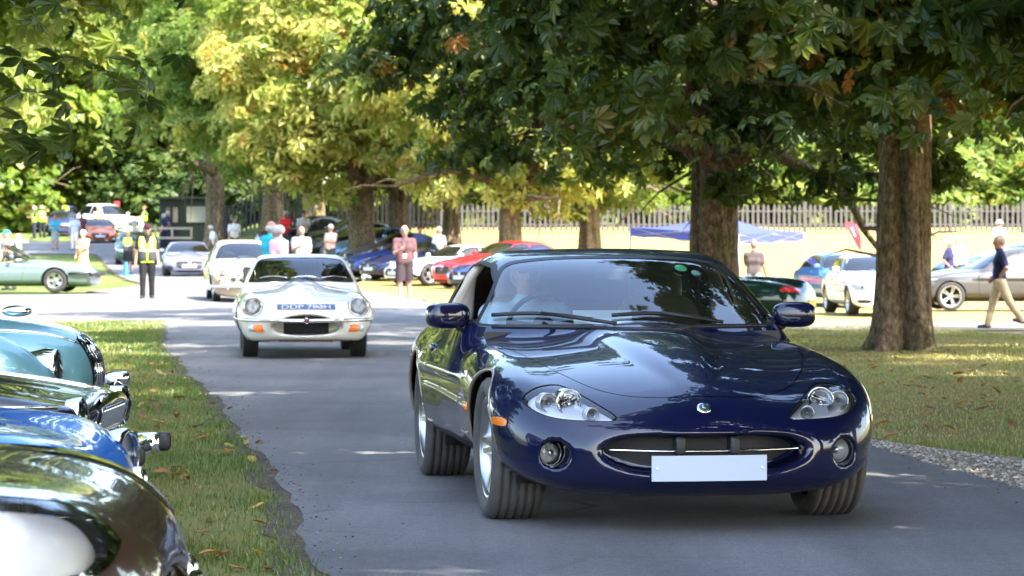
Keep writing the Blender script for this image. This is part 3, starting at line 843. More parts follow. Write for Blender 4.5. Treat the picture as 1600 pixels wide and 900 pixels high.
def build_etype(name, label, loc, a, mat, cover=False, h=.03, plate=None, detail=True, gl='glass', seatmat='dash', P=None, blunt=False):
    c = Car(P or ET, name, label, 'car', loc, a, h=h, mat=mat, extra=et_extra(cover or blunt))
    c.arches(.345, .35)
    # mouth
    mk = lambda x, y, z: x < .9
    mp = cspline(mir([(0, .490), (.2, .482), (.31, .455), (.345, .41), (.31, .35), (.2, .315), (0, .305)]), 5)
    Ti = c.cut(mp, 'front', mk); c.emit('intake', Ti, c.paint, .0)
    # black radiator opening behind the bar
    mb = MB().box((.20 - c.x0, 0, .395), (.03, .52, .20)); mb.build('radiator', M['gap'], c.root)
    for sg in (1, -1):
        if cover:
            q = [(.10, .62), (.14, .675), (.21, .715), (.31, .735), (.45, .745), (.70, .745), (.74, .68), (.5, .60), (.25, .575), (.13, .585)]
            Ti, Tb = c.ring(cspline(q, 5), 'side', lambda x, y, z: (y * sg > .42) & (x < 1.0), .016)
            lr = c.emit('headlight', Ti, M['lens'], .004); c.emit('lamp_ring', Tb, M['chrome'], .006, lr)
            c.emit('lamp_housing', Ti, M['lamp_glint'], -.03, lr)
            lamp_round(c, sg * .62, .66, .46, .095, lr, nm='lamp', yaw=sg * .1)
        else:
            if blunt: lamp_round(c, sg * .56, .565, .10, .085, yaw=sg * .25, ring='chrome')
            else: lamp_round(c, sg * .615, .612, .375, .102, yaw=sg * .12)
        # indicators
        p = c.front([(sg * .535, .365)])[0]
        o = MB().blob((0, 0, 0), (.07, .155, .085), .35, 10, 16).build('indicator', M['amber'], c.root); o.location = (p[0] - c.x0 + .005, p[1], p[2]); o.rotation_euler = (0, 0, sg * .3)
        o2 = MB().blob((0, 0, 0), (.06, .07, .075), .6, 8, 12).build('side_lamp', M['lamp_grey'], o); o2.location = (.012, sg * .095, 0)
        # bumper halves, overriders
        ys = np.linspace(.0, .80, 20)
        p = c.front(np.stack([sg * ys, .452 + .012 * ys], 1))
        px = np.minimum(p[:, 0], .03 + .62 * ys ** 2.4) ; p[:, 0] = np.where(ys < .36, .03 + .05 * ys, np.minimum(p[:, 0], 1.0))
        c.line('bumper', np.stack([p[:, 0] - .022, p[:, 1], p[:, 2]], 1), .021, M['chrome'], ry=1.0, n=10)
        o = MB().blob((0, 0, 0), (.09, .045, .17), .6, 12, 14).build('overrider', M['chrome'], c.root); o.location = (.05 - c.x0, sg * .40, .43 if cover else .458)
        if detail:
            shut(c, [(1.93, .80), (1.88, .6), (1.92, .36), (2.05, .30), (2.7, .30), (2.86, .40), (2.9, .62), (2.86, .83), (2.4, .84)], 'side', lambda x, y, z: (y * sg > .70), 'door')
    o = MB().blob((0, 0, 0), (.03, .075, .06), .9, 10, 16).build('badge', M['badge_red'], c.root); o.location = (-.012 - c.x0, 0, .455)
    MB().lathe([(.026, -.004), (.032, -.012), (.036, .0), (.034, .01)], 20, 'x').build('badge_ring', M['chrome'], o)
    # bonnet shut line and plate stuck on the bonnet
    if detail:
        ring = [(1.80, 0), (1.80, .25), (1.78, .48), (1.70, .60)]
        p = c.hit([(x, y) for x, y in ring[::-1]] + [(x, -y) for x, y in ring[1:]], 2, 1.3, .3)
        c.line('shut_line', p, .004, M['gap'])
    if plate:
        n = 13; ys = np.linspace(-.335, .335, n); zt = .640; zb = .578
        A = c.front(np.stack([ys, np.full(n, zt) - .03 * ys * ys], 1)); B = c.front(np.stack([ys, np.full(n, zb) - .03 * ys * ys], 1))
        V = np.r_[A, B]; N = c.normals(V); V = V + N * .004; V[:, 0] -= c.x0
        F = np.array([(i, i + 1, n + i + 1, n + i) for i in range(n - 1)])
        po = mesh_np('number_plate', V, F, M['plate_blue'], N, True, c.root)
        tm = text_mesh(plate, .078, M['plate_letters'], extrude=.0)[0]
        W_ = np.array([v.co[:] for v in tm.vertices]); yy = -(W_[:, 0] - (W_[:, 0].max() + W_[:, 0].min()) / 2) * .56 / (W_[:, 0].max() - W_[:, 0].min()); zz = .587 + W_[:, 1] * .044 / W_[:, 1].max()
        # lettering lies along the bonnet: place each vertex on the sheet
        q = c.front(np.stack([yy, zz - .03 * yy * yy], 1)); q = q + c.normals(q) * .007
        for v, p in zip(tm.vertices, q): v.co = (p[0] - c.x0, p[1], p[2])
        link('lettering', tm, po)
    std_glass(c, [(0, 1.165), (.25, 1.163), (.45, 1.145), (.515, 1.115), (.57, 1.01), (.62, .905), (.60, .885), (.3, .895), (0, .90)],
              [[(2.32, .90), (2.45, 1.02), (2.62, 1.125), (2.9, 1.13), (3.05, 1.08), (3.05, .90)], [(3.12, .90), (3.12, 1.06), (3.4, .97), (3.55, .90)]], None, 2.6, gl)
    mirrors(c, 2.25, .80, .93, (.08, .13, .09), M['chrome'], .06)
    for y0, y1 in ((.50, .16), (.12, -.22), (-.24, -.56)):
        p = c.front(np.stack([np.linspace(y0, y1, 8), .912 + .022 * np.sin(np.linspace(0, PI, 8))], 1))
        c.line('wiper', p, .007, M['chrome'], off=.02)
    c.emit('body', c.T, c.paint)
    MB().box((2.2 - c.x0, 0, .235), (3.2, 1.0, .05)).build('floor_pan', M['under'], c.root)
    MB().box((.32 - c.x0, 0, .225), (.25, .62, .04)).build('under_tray', M['rust'], c.root)
    seats(c, 3.0, .69, .32, seatmat)
    MB().blob((0, 0, 0), (.03, .20, .06), .5).build('rear_view_mirror', M['dash'], c.root, loc=(2.45 - c.x0, 0, 1.10))
    return c
M['rust'] = simple('brown_tray', (.10, .06, .03), .8)
M['badge_red'] = simple('badge_dark_red', (.10, .02, .02), .3, coat=1)
M['plate_blue'] = simple('plate_faded_blue', (.09, .12, .24), .45)
M['plate_letters'] = simple('plate_letters', (.70, .72, .74), .4)
M['lamp_glint'] = simple('lamp_glint_white', (.75, .75, .72), .35)  # white colour stands in for the sun glint on the covered headlamp

# ---- modern shapes -------------------------------------------------------------
def scaled(base, id, L, W, H, wb, fa, wr, **kw):
    """a new set of curves: lengths scaled between the axles, heights and widths overall"""
    P = dict(base); P['id'] = id
    bx = [-.3, 0, base['fa'], base['ra'], base['L'], base['L'] + .3]; nx = [-.3, 0, fa, fa + wb, L, L + .3]
    fx = lambda x: float(np.interp(x, bx, nx))
    Hb = max(p[1] for p in base['roof']); Wb = max(p[1] for p in base['W'])
    sz, sw = H / Hb, W / Wb
    for k in ('top', 'edge', 'roof'): P[k] = [(fx(x), z * sz) for x, z in base[k]]
    P['bot'] = [(fx(x), z) for x, z in base['bot']]
    P['bulge'] = [(fx(x), z) for x, z in base['bulge']] if 'bulge' in base else None
    if P['bulge'] is None: P.pop('bulge')
    else: P['bulgew'] = [(fx(x), z) for x, z in base['bulgew']]
    for k in ('W', 'cw'): P[k] = [(fx(x), w_ * sw) for x, w_ in base[k]]
    for k in ('sec', 'nose', 'tail'): P[k] = [(z * sz, o) for z, o in base[k]]
    P.update(L=L, fa=fa, ra=fa + wb, wr=wr, belt=base['belt'] * sz, xmid=fx(base['xmid']), track=W - .16)
    P.update(kw); return P
SPORT = dict(XK); SPORT.update(id='sport0', kside=.13, knose=.10, valley=True, bulge=[(-.1, 0), (.4, .01), (1, .03), (1.6, .03), (2.0, 0)], bulgew=[(-.1, .2), (2, .34)], na=.34,
    nose=[(.10, .10), (.2, .04), (.3, .005), (.4, 0), (.5, .004), (.58, .03), (.66, .10), (.8, .25)])
FT = scaled(SPORT, 'ft', 4.47, .96, 1.29, 2.62, .88, .345)
SAL = scaled(dict(SPORT, top=[(-.1, .62), (0, .66), (.06, .70), (.2, .75), (.5, .80), (.9, .85), (1.3, .89), (1.62, .92), (2.4, .92), (3.2, .93), (3.7, .95), (4.2, .95), (4.55, .92), (4.76, .88)],
    edge=[(-.1, .54), (0, .58), (.2, .66), (.4, .715), (.6, .75), (.9, .79), (1.3, .82), (1.7, .84), (2.4, .85), (3.2, .87), (4.1, .87), (4.5, .83), (4.76, .76)],
    nose=[(.10, .08), (.2, .03), (.3, .0), (.5, .0), (.6, .015), (.68, .05), (.76, .12), (.9, .28)],
    roof=[(1.0, .56), (1.40, .80), (1.55, .885), (1.85, 1.05), (2.15, 1.19), (2.35, 1.245), (2.8, 1.275), (3.3, 1.25), (3.7, 1.15), (4.05, 1.02), (4.4, .86), (4.8, .66)],
    cw=[(1.2, .80), (1.7, .83), (2.2, .84), (2.8, .84), (3.3, .83), (3.8, .78), (4.2, .70), (4.6, .50)], belt=.90),
    'sal', 4.96, .94, 1.46, 2.909, .90, .345)
SUV = scaled(dict(SAL, top=[(x, z * .94) for x, z in SAL['top']], edge=[(x, z * .96) for x, z in SAL['edge']], kroof=.14,
    roof=[(1.0, .70), (1.40, .92), (1.6, 1.03), (1.9, 1.20), (2.2, 1.34), (2.45, 1.41), (3.0, 1.455), (3.6, 1.44), (4.2, 1.36), (4.55, 1.15), (4.8, .85), (4.95, .6)],
    cw=[(1.2, .82), (1.7, .85), (2.2, .86), (3.3, .86), (4.2, .80), (4.7, .66)], zax=.38, bot=[(-.1, .26), (.4, .22), (1, .24), (3.8, .24), (4.76, .32)]),
    'suv', 4.73, .97, 1.65, 2.874, .87, .375)
SUV['belt'] = 1.06; SUV['zax'] = .375
def build_modern(P, name, label, loc, a, mat, style='ft', h=.05, gl='glass_far', rims='silver', nsp=5, wst='spoke', plate='plate_white', rear_only=False, group=None, open_top=False, cat='car', roofmat=None, seatz=None):
    c = Car(P, name, label, cat, loc, a, group, h=h, mat=mat)
    c.arches(P['wr'] + .035, lip=False)
    H = max(p[1] for p in P['roof']); W = max(p[1] for p in P['W']); b = P['belt']; fa, ra, L_ = P['fa'], P['ra'], P['L']
    xw = lambda t: float(np.interp(t, [0, 1, 2, 3], [fa + .75, fa + 1.55, ra - .25, ra + .85]))
    zs = lambda t: b + (H - b) * t
    tw = W / .915
    std_glass(c, [(0, zs(.84)), (.3 * tw, zs(.83)), (.50 * tw, zs(.77)), (.575 * tw, zs(.68)), (.66 * tw, zs(.36)), (.735 * tw, zs(.09)), (.70 * tw, zs(.05)), (.3 * tw, zs(.06)), (0, zs(.07))],
        [[(fa + 1.12, zs(.09)), (fa + 1.32, zs(.40)), (fa + 1.56, zs(.70)), (fa + 1.8, zs(.78)), (fa + 2.05, zs(.78)), (fa + 2.05, zs(.07))],
         [(fa + 2.12, zs(.07)), (fa + 2.12, zs(.78)), (ra - .15, zs(.70)), (ra + .12, zs(.42)), (ra + .22, zs(.12))] if style != 'suv' else
         [(fa + 2.12, zs(.07)), (fa + 2.12, zs(.80)), (ra + .1, zs(.78)), (ra + .45, zs(.62)), (ra + .40, zs(.14))]],
        [(0, zs(.78)), (.35, zs(.76)), (.52, zs(.62)), (.56, zs(.25)), (0, zs(.20))], fa + 1.9, gl, zmin=b - .04)
    nz = lambda t: t * H / 1.29
    for sg in (1, -1):
        mk = lambda x, y, z: (y * sg > 0) & (x < fa + .1)
        if style == 'ft': hl = [(.50, .565), (.62, .555), (.74, .58), (.83, .645), (.80, .675), (.70, .655), (.60, .62)]
        elif style == 'suv': hl = [(.44, .59), (.62, .57), (.80, .585), (.88, .64), (.82, .68), (.60, .665), (.46, .635)]
        else: hl = [(.42, .545), (.58, .52), (.72, .53), (.86, .585), (.88, .63), (.80, .66), (.62, .645), (.46, .60)]
        Ti = c.cut(cspline([(sg * y * tw, nz(z)) for y, z in hl], 4), 'front', mk)
        r = c.emit('headlight', Ti, M['lens'], .004); c.emit('lamp_housing', Ti, M['reflector'], -.03, r)
        q = c.front([(sg * .66 * tw, nz(.60))])[0]
        o = MB().blob((0, 0, 0), (.03, .09, .07), .9, 8, 10).build('lamp_bowl', M['dash'], r); o.location = (q[0] - c.x0 + .005, q[1], q[2])
        # corner intakes
        ci = {'ft': [(.58, .25), (.80, .26), (.83, .37), (.70, .41), (.58, .36)], 'suv': [(.56, .28), (.78, .30), (.80, .38), (.58, .36)], 'sal': [(.46, .27), (.72, .265), (.76, .33), (.50, .335)]}[style]
        Ti = c.cut(cspline([(sg * y * tw, nz(z)) for y, z in ci], 3), 'front', mk)
        c.emit('intake', Ti, M['mesh'], -.02)
        Ti = c.cut(cspline([(sg * y * tw, nz(z)) for y, z in ((.42, .70), (.66, .71), (.86, .72), (.84, .80), (.62, .80), (.44, .77))], 4), 'front', lambda x, y, z: (y * sg > 0) & (x > ra + .5))
        c.emit('tail_light', Ti, M['red_lens'], .004)
        if style != 'ft' or True:
            shut(c, [(fa + .78, b - .06), (fa + .72, b * .72), (fa + .75, .45), (fa + .9, .34), (fa + 1.9, .33), (fa + 2.05, .42), (fa + 2.09, b * .8), (fa + 2.08, b - .02), (fa + 1.4, b - .02)], 'side', lambda x, y, z: y * sg > W * .80, 'door', .006, -.01, 3)
    gr = {'ft': [(0, .545), (.30, .54), (.44, .52), (.43, .42), (.36, .33), (0, .31)], 'sal': [(0, .60), (.26, .595), (.34, .57), (.33, .45), (.27, .40), (0, .395)], 'suv': [(0, .62), (.26, .615), (.36, .59), (.33, .46), (.26, .42), (0, .415)]}[style]
    gp = cspline(mir([(y * tw, nz(z)) for y, z in gr]), 4)
    Ti, Tb = c.ring(gp, 'front', lambda x, y, z: x < fa, .016)
    g = c.emit('grille', Ti, M['mesh'], -.03); c.emit('grille_frame', Tb, M['chrome' if style != 'ft' else 'black'], .004, g)
    o = MB().lathe([(.0001, -.012), (.045, -.012), (.055, 0)], 14, 'x').build('badge', M['badge_red'] if style != 'ft' else M['silver'], g); q = c.front([(0, nz(.50))])[0]; o.location = (q[0] - c.x0 + .02, 0, q[2])
    li = cspline(mir([(0, nz(.245)), (.40 * tw, nz(.24)), (.42 * tw, nz(.19)), (0, nz(.185))]), 3)
    Ti = c.cut(li, 'front', lambda x, y, z: x < fa); c.emit('lower_intake', Ti, M['mesh'], -.015)
    if plate: c.plate(0, nz(.395) if style == 'ft' else nz(.32), .52, .11, M[plate], out=-.012)
    c.plate(0, nz(.60), .52, .11, M['plate_yellow'], rear=True, name='rear_plate')
    # bonnet line
    bo = [(.24, 0), (.27, .3 * tw), (.42, .50 * tw), (fa, .66 * tw), (fa + .6, .74 * tw), (fa + .70, .5 * tw), (fa + .66, 0)]
    bp = np.r_[np.array(bo), [(x, -y) for x, y in bo[::-1][1:-1]]]
    shut(c, bp, 'top', lambda x, y, z: (z > nz(.55)) & (x < fa + .85), 'bonnet', .006, -.01, 0)
    for sg in (1, -1):
        q = c.side([(fa + 1.9, b - .10)], sg)[0]; o = MB().blob((0, 0, 0), (.17, .03, .035), .6, 8, 10).build('door_handle', c.paint, c.root); o.location = c.loc(q)
    mirrors(c, fa + 1.18, W + .02, b + .07 if style != 'suv' else b + .09)
    c.emit('body', c.T, c.paint)
    MB().box(((fa + ra) / 2 - c.x0, 0, .26), (ra - fa + 1.2, 1.2, .06)).build('floor_pan', M['under'], c.root)
    seats(c, fa + 2.15, (seatz or b - .12), .36)
    rr = .245 if style == 'ft' else .24
    if style == 'suv': rr = .27
    c.wheels(.26, rr, wst, n=26, nsp=nsp, matr=M[rims])
    return c
# ---------------------------------------------------------------- people
def capgrid(caps, h, k=.02):
    P = np.array([c[0] for c in caps] + [c[1] for c in caps]); rm = max(max(c[2], c[3]) for c in caps)
    lo = P.min(0) - rm - .04; hi = P.max(0) + rm + .04
    ax = [np.arange(lo[i], hi[i] + h, h) for i in range(3)]
    G = np.full(tuple(len(a) for a in ax), .5)
    for c in caps:
        a, b, ra, rb = np.array(c[0], float), np.array(c[1], float), c[2], c[3]
        sc = np.array(c[4]) if len(c) > 4 and c[4] is not None else np.ones(3)
        kk = c[5] if len(c) > 5 else k
        m = max(ra, rb) * sc.max() + kk + 2 * h
        i0 = [max(0, int((min(a[i], b[i]) - m - lo[i]) / h)) for i in range(3)]
        i1 = [min(len(ax[i]), int((max(a[i], b[i]) + m - lo[i]) / h) + 2) for i in range(3)]
        X = ax[0][i0[0]:i1[0]][:, None, None]; Y = ax[1][i0[1]:i1[1]][None, :, None]; Z = ax[2][i0[2]:i1[2]][None, None, :]
        e = (b - a) / sc; px, py, pz = (X - a[0]) / sc[0], (Y - a[1]) / sc[1], (Z - a[2]) / sc[2]
        t = np.clip((px * e[0] + py * e[1] + pz * e[2]) / (e @ e + 1e-9), 0, 1)
        d = (np.sqrt((px - t * e[0]) ** 2 + (py - t * e[1]) ** 2 + (pz - t * e[2]) ** 2) - (ra + (rb - ra) * t)) * sc.min()
        S = np.s_[i0[0]:i1[0], i0[1]:i1[1], i0[2]:i1[2]]
        G[S] = smin(G[S], d, kk)
    def F(x, y, z):
        q = [np.clip((v - lo[i]) / h, 0, G.shape[i] - 1.001) for i, v in enumerate((x, y, z))]
        i = [np.floor(v).astype(int) for v in q]; f = [v - n for v, n in zip(q, i)]
        r = 0
        for a in (0, 1):
            for b in (0, 1):
                for c in (0, 1):
                    r = r + G[i[0] + a, i[1] + b, i[2] + c] * (f[0] if a else 1 - f[0]) * (f[1] if b else 1 - f[1]) * (f[2] if c else 1 - f[2])
        return r
    return F, lo, ax, G
def capmesh(name, caps, h, mat, parent, k=.02, cut=None):
    F, lo, ax, G = capgrid(caps, h, k)
    hi = [a[-1] - h * .5 for a in ax]
    V, T = nets(F, lo, hi, h, 3, G[:len(np.arange(lo[0], hi[0] + h, h)), :len(np.arange(lo[1], hi[1] + h, h)), :len(np.arange(lo[2], hi[2] + h, h))])
    if cut is not None:
        for fn in (cut if isinstance(cut, list) else [cut]): V, T, _ = clip(V, T, fn(V))
        u, inv = np.unique(T.ravel(), return_inverse=True); V = V[u]; T = inv.reshape(-1, 3)
    g = grad(F, V, h * .6); N = g / (np.linalg.norm(g, axis=1, keepdims=True) + 1e-9)
    return mesh_np(name, V, T, mat, N, True, parent)
SKIN = {}
def skin(c): 
    if c not in SKIN: SKIN[c] = simple('skin', c, .5, vary=.12, vscale=14)
    return SKIN[c]
CLOTH = {}
def cloth(c, nm='cloth'):
    if c not in CLOTH:
        CLOTH[c] = simple(nm, c, .85, vary=.22, vscale=7, bmp=1.0, bscale=13, spec=.2)
    return CLOTH[c]
def rotv(v, ax, a): return Matrix.Rotation(a, 3, ax) @ Vector(v)
def person(label, loc, rz, H=1.75, shirt=(.5, .5, .5), sleeve='short', legs='trousers', legc=(.05, .05, .06), shoes=(.03, .03, .03), hair=(.35, .33, .3), hat=None,
           sk=(.33, .165, .11), arms=None, leg=((0, 0), (0, 0)), lean=0.0, turn=0.0, glasses=False, vest=None, seated=False, h=.018, bald=False, lanyard=False, fat=1.0, skirt=None, group=None, longhair=False, collar=True):
    """faces -Y at rz=0. arms/legs: (person's right, person's left); arm = (forward swing, outward, elbow bend[, elbow inward]); leg = (forward swing, knee bend)"""
    s = H / 1.75
    if arms is None:
        rq = random.Random(label); arms = rq.choice([((.05, .14, .15), (.35, .10, 1.3, .5)), ((-.35, .30, 1.15, .55), (.05, .14, .2)), ((.45, .12, .9, .3), (.4, .12, 1.0, .3)), ((.1, .16, .35), (-.1, .16, .3))])
    if leg == ((0, 0), (0, 0)) and not seated:
        rq = random.Random(label + 'leg'); leg = rq.choice([((.10, .06), (-.08, .03)), ((-.06, .02), (.14, .18)), ((.02, .0), (.05, .12))])
    root = thing('person', label, 'person', loc, rz, group)
    S = lambda *p: tuple(s * q for q in p)
    hipz = .92 if not seated else .10
    base = Vector((0, 0, hipz))
    def T(p):                                     # torso frame: lean forward about the hips
        return base + rotv(Vector(p) - Vector((0, 0, .92)), 'X', lean)
    caps = []; torso = []; arm_u = []; arm_l = []; thigh = []; shin = []; feet = []; head = []
    w = fat
    torso += [(T((-.075, 0, .95)), T((.075, 0, .95)), .105 * w, .105 * w, None, .06), (T((-.07, -.01, 1.08)), T((.07, -.01, 1.08)), .10 * w, .10 * w, None, .08),
              (T((-.09, 0, 1.26)), T((.09, 0, 1.26)), .112 * (1 + (w - 1) * .5), .112 * (1 + (w - 1) * .5), None, .08), (T((-.13, .01, 1.40)), T((.13, .01, 1.40)), .07, .07, None, .07)]
    neck = [(T((0, .01, 1.42)), T((0, -.005, 1.56)), .058, .052, None, .04)]
    hc = T((0, -.02, 1.645)); Rh = Matrix.Rotation(turn, 3, 'Z')
    hp = lambda x, y, z: hc + Rh @ Vector((x, y, z))
    head += [(hp(0, .015, .025), hp(0, .0, .02), .088, .088, (.88, 1.08, 1.12), .03), (hp(0, -.03, -.04), hp(0, -.035, -.065), .062, .05, (.9, 1, 1), .04),
             (hp(0, -.098, .005), hp(0, -.115, -.025), .010, .016, None, .014), (hp(-.08, .01, -.02), hp(-.082, .015, .02), .014, .018, (.6, 1, 1), .012), (hp(.08, .01, -.02), hp(.082, .015, .02), .014, .018, (.6, 1, 1), .012),
             (hp(-.03, -.088, .032), hp(.03, -.088, .032), .011, .011, None, .02), (hp(-.02, -.094, -.055), hp(.02, -.094, -.055), .009, .009, None, .012)]
    hands = []; elb = []; wr = []
    for i, sg in enumerate((-1, 1)):
        a = arms[i]; sh = T((sg * .195, .01, 1.41))
        fw, out, bend = a[0] + lean * .0, a[1], a[2]; inn = a[3] if len(a) > 3 else 0.0
        d = Vector((sg * math.sin(out), -math.sin(fw) * math.cos(out), -math.cos(fw) * math.cos(out)))
        el = sh + d * .29
        # forearm: bend forwards in the plane of d and forward, then turn inwards
        d2 = Vector((sg * math.sin(out) * (1 - min(1, bend)) - sg * math.sin(inn) * 1.0, -math.sin(fw + bend) * math.cos(inn), -math.cos(fw + bend) * math.cos(out))).normalized()
        wrp = el + d2 * .25
        arm_u.append((sh, el, .054, .043, None, .03)); arm_l.append((el, wrp, .042, .029, None, .02)); elb.append(el); wr.append(wrp)
        side = d2.cross(Vector((sg, 0, 0)));
        if side.length < .2: side = d2.cross(Vector((0, 1, 0)))
        side.normalize(); pn = d2.cross(side).normalized()
        pm = wrp + d2 * .085
        hands.append((wrp, pm, .030, .036, None, .012))
        for j in range(4):
            o = side * ((j - 1.5) * .0195); L1 = (.040, .046, .043, .032)[j]
            cu = pn * (-sg) * .0
            f0 = pm + o + d2 * .018; curl = side.cross(d2).normalized() * (-sg)
            f1 = f0 + d2 * L1; f2 = f1 + (d2 * .75 + curl * .55).normalized() * (L1 * .85)
            hands += [(pm + o * .8 - d2 * .02, f1, .0125, .0105, None, .006), (f1, f2, .0105, .008, None, .005)]
        th0 = wrp + d2 * .03 + side * -.03; th1 = th0 + (d2 * .7 - side * .6).normalized() * .045; th2 = th1 + (d2 * .95 - side * .15).normalized() * .035
        hands += [(th0, th1, .015, .012, None, .008), (th1, th2, .012, .009, None, .005)]
    for i, sg in enumerate((-1, 1)):
        fw, kb = leg[i]
        hpj = base + Vector((sg * .092, 0, -.02))
        d = Vector((sg * .03, -math.sin(fw), -math.cos(fw))); kn = hpj + d * .44
        d2 = Vector((sg * .01, -math.sin(fw - kb), -math.cos(fw - kb))); an = kn + d2 * .41
        thigh.append((hpj, kn, .088 * w, .058, None, .04)); shin.append((kn, an, .056, .038, None, .03))
        shin.append((kn + d2 * .12 + Vector((0, .02, 0)), kn + d2 * .2 + Vector((0, .018, 0)), .045, .04, None, .04))
        fd = Vector((sg * .18, -1, 0)).normalized(); tip = 0
        ft = -(fw - kb) * .6 if (fw - kb) < -.2 else 0
        fd = rotv(fd, 'X', -ft if ft else 0)
        feet.append((an + Vector((0, .02, -.035)), an + fd * .16 + Vector((0, 0, -.05)), .042, .034, (1, 1, .9), .02))
    allc = torso + neck + head + arm_u + arm_l + hands + thigh + shin + feet
    # lowest point on the ground
    if not seated:
        zmin = min(min(c[0].z - c[2] * .95, c[1].z - c[3] * .95) for c in feet)
        sh_ = Vector((0, 0, -zmin))
    else: sh_ = Vector((0, 0, 0))
    def sc(lst, grow=0.0): return [((c[0] + sh_) * s, (c[1] + sh_) * s, (c[2] + grow) * s, (c[3] + grow) * s) + tuple(c[4:]) for c in lst]
    body = capmesh('body', sc(allc), h, skin(sk), root)
    up = lambda p: (p + sh_) * s
    hb = up(base)
    hh = max(h, .012)
    # shirt
    if shirt is not None:
        cut_t = {'short': .72, 'long': 1.0, 'none': .12}[sleeve]
        gl = list(torso)
        for (a, b, ra, rb, q, k) in arm_u: gl.append((a, a + (b - a) * cut_t, ra + .006, rb + .012, q, .03))
        if sleeve == 'long':
            for (a, b, ra, rb, q, k) in arm_l: gl.append((a, a + (b - a) * .93, ra + .006, rb + .012, q, .02))
        gl.append((T((0, .005, 1.43)), T((0, .0, 1.475)), .066, .062, None, .03))
        hem = up(T((0, 0, .86))).z if not seated else -1
        capmesh('shirt', sc(gl, .013), hh, cloth(shirt, 'shirt_cloth'), root, cut=[lambda V: hem - V[:, 2]])
    # legs
    def legcover(nm, frac, col, grow):
        gl = torso[:1]
        for (a, b, ra, rb, q, k) in thigh: gl = gl + [(a, a + (b - a) * min(1, frac), ra + .008, (rb if frac >= 1 else rb + .03) + .012, q, .04)]
        if frac > 1:
            for j in (0, 2): a, b, ra, rb, q, k = shin[j]; gl = gl + [(a, a + (b - a) * min(1.02, frac - 1), ra + .012, rb + .022, q, .03)]
        top = up(T((0, 0, 1.00))).z if not seated else 9
        bot = up(Vector((0, 0, .50))).z if (frac < 1 and not seated) else -9
        capmesh(nm, sc(gl, grow), hh, cloth(col, 'trouser_cloth'), root, cut=[lambda V: V[:, 2] - top, lambda V: bot - V[:, 2]])
    if legs == 'trousers': legcover('trousers', 2.0, legc, .006)
    elif legs == 'shorts': legcover('shorts', .92, legc, .010)
    if skirt:
        col, ztop, zbot, r0, r1 = skirt
        n = 40; V = []; F = []
        for i in range(9):
            t = i / 8; z = ztop + (zbot - ztop) * t; r = r0 + (r1 - r0) * t ** .8
            for k in range(n):
                a = 2 * PI * k / n; rr = r * (1 + .07 * t * math.sin(a * 9))
                V.append((rr * math.cos(a) * s, rr * .8 * math.sin(a) * s, z * s))
        for i in range(8):
            for k in range(n): F.append((i * n + k, i * n + (k + 1) % n, (i + 1) * n + (k + 1) % n, (i + 1) * n + k))
        MB().add(V, F, True).build('skirt', col, root)
    if not seated: capmesh('shoes', sc([(a, b, ra + .006, rb + .006, q, k) for a, b, ra, rb, q, k in feet]), hh, cloth(shoes, 'shoe_leather'), root)
    # hair, hat, glasses
    hm = Matrix.Rotation(turn, 3, 'Z')
    if not bald and hair is not None:
        hl = [(hp(0, .02, .04), hp(0, .035, .03), .09, .09, (.92, 1.08, 1.1), .03)]
        if longhair: hl += [(hp(0, .06, .02), hp(0, .08, -.16), .075, .04, None, .04)]
        f0 = up(hp(0, -.06, .045)); nrm = Rh @ Vector((0, -.72, -.69))
        capmesh('hair', sc(hl, .010), hh, cloth(hair, 'hair'), root, cut=[lambda V: (V - np.array(f0)) @ np.array(nrm) - .035 * s] )
    elif bald and hair is not None:
        hl = [(hp(0, .03, -.01), hp(0, .04, -.02), .088, .084, (.95, 1.08, .9), .03)]
        z1 = up(hp(0, 0, .035)).z; f0 = up(hp(0, -.01, 0)); nrm = Rh @ Vector((0, -1, 0))
        capmesh('hair', sc(hl, .007), hh, cloth(hair, 'hair'), root, cut=[lambda V: V[:, 2] - z1, lambda V: (V - np.array(f0)) @ np.array(nrm)])
    if hat:
        kind, col = hat
        hl = [(hp(0, .015, .055), hp(0, .02, .07), .098, .09, (.92, 1.08, .85), .02)]
        if kind == 'cap': hl += [(hp(-.03, -.09, .055), hp(.03, -.09, .055), .05, .05, (1, 1.5, .2), .01)]
        if kind == 'brim': hl += [(hp(0, .0, .045), hp(0, .01, .045), .17, .17, (1, 1, .10), .01)]
        z0 = up(hp(0, 0, .03)).z
        capmesh('hat', sc(hl, .008), max(.009, hh * .7), cloth(col, 'hat_cloth'), root, cut=[lambda V: z0 - V[:, 2]])
    if glasses:
        mb = MB()
        for sg in (-1, 1):
            mb.blob(tuple(up(hp(sg * .034, -.100, .012))), (.056 * s, .022 * s, .038 * s), .7, 8, 12, hm)
            mb.tube([tuple(up(hp(sg * .06, -.085, .018))), tuple(up(hp(sg * .082, .0, .012)))], .005, 5)
        mb.tube([tuple(up(hp(-.02, -.104, .016))), tuple(up(hp(.02, -.104, .016)))], .005, 5)
        mb.build('sunglasses', M['gap2'], root)
    else:
        for sg in (-1, 1):
            e = MB().blob((0, 0, 0), (.026 * s, .016 * s, .014 * s), 1, 6, 8, hm).build('eye', M['eye'], root); e.location = up(hp(sg * .033, -.090, .014))
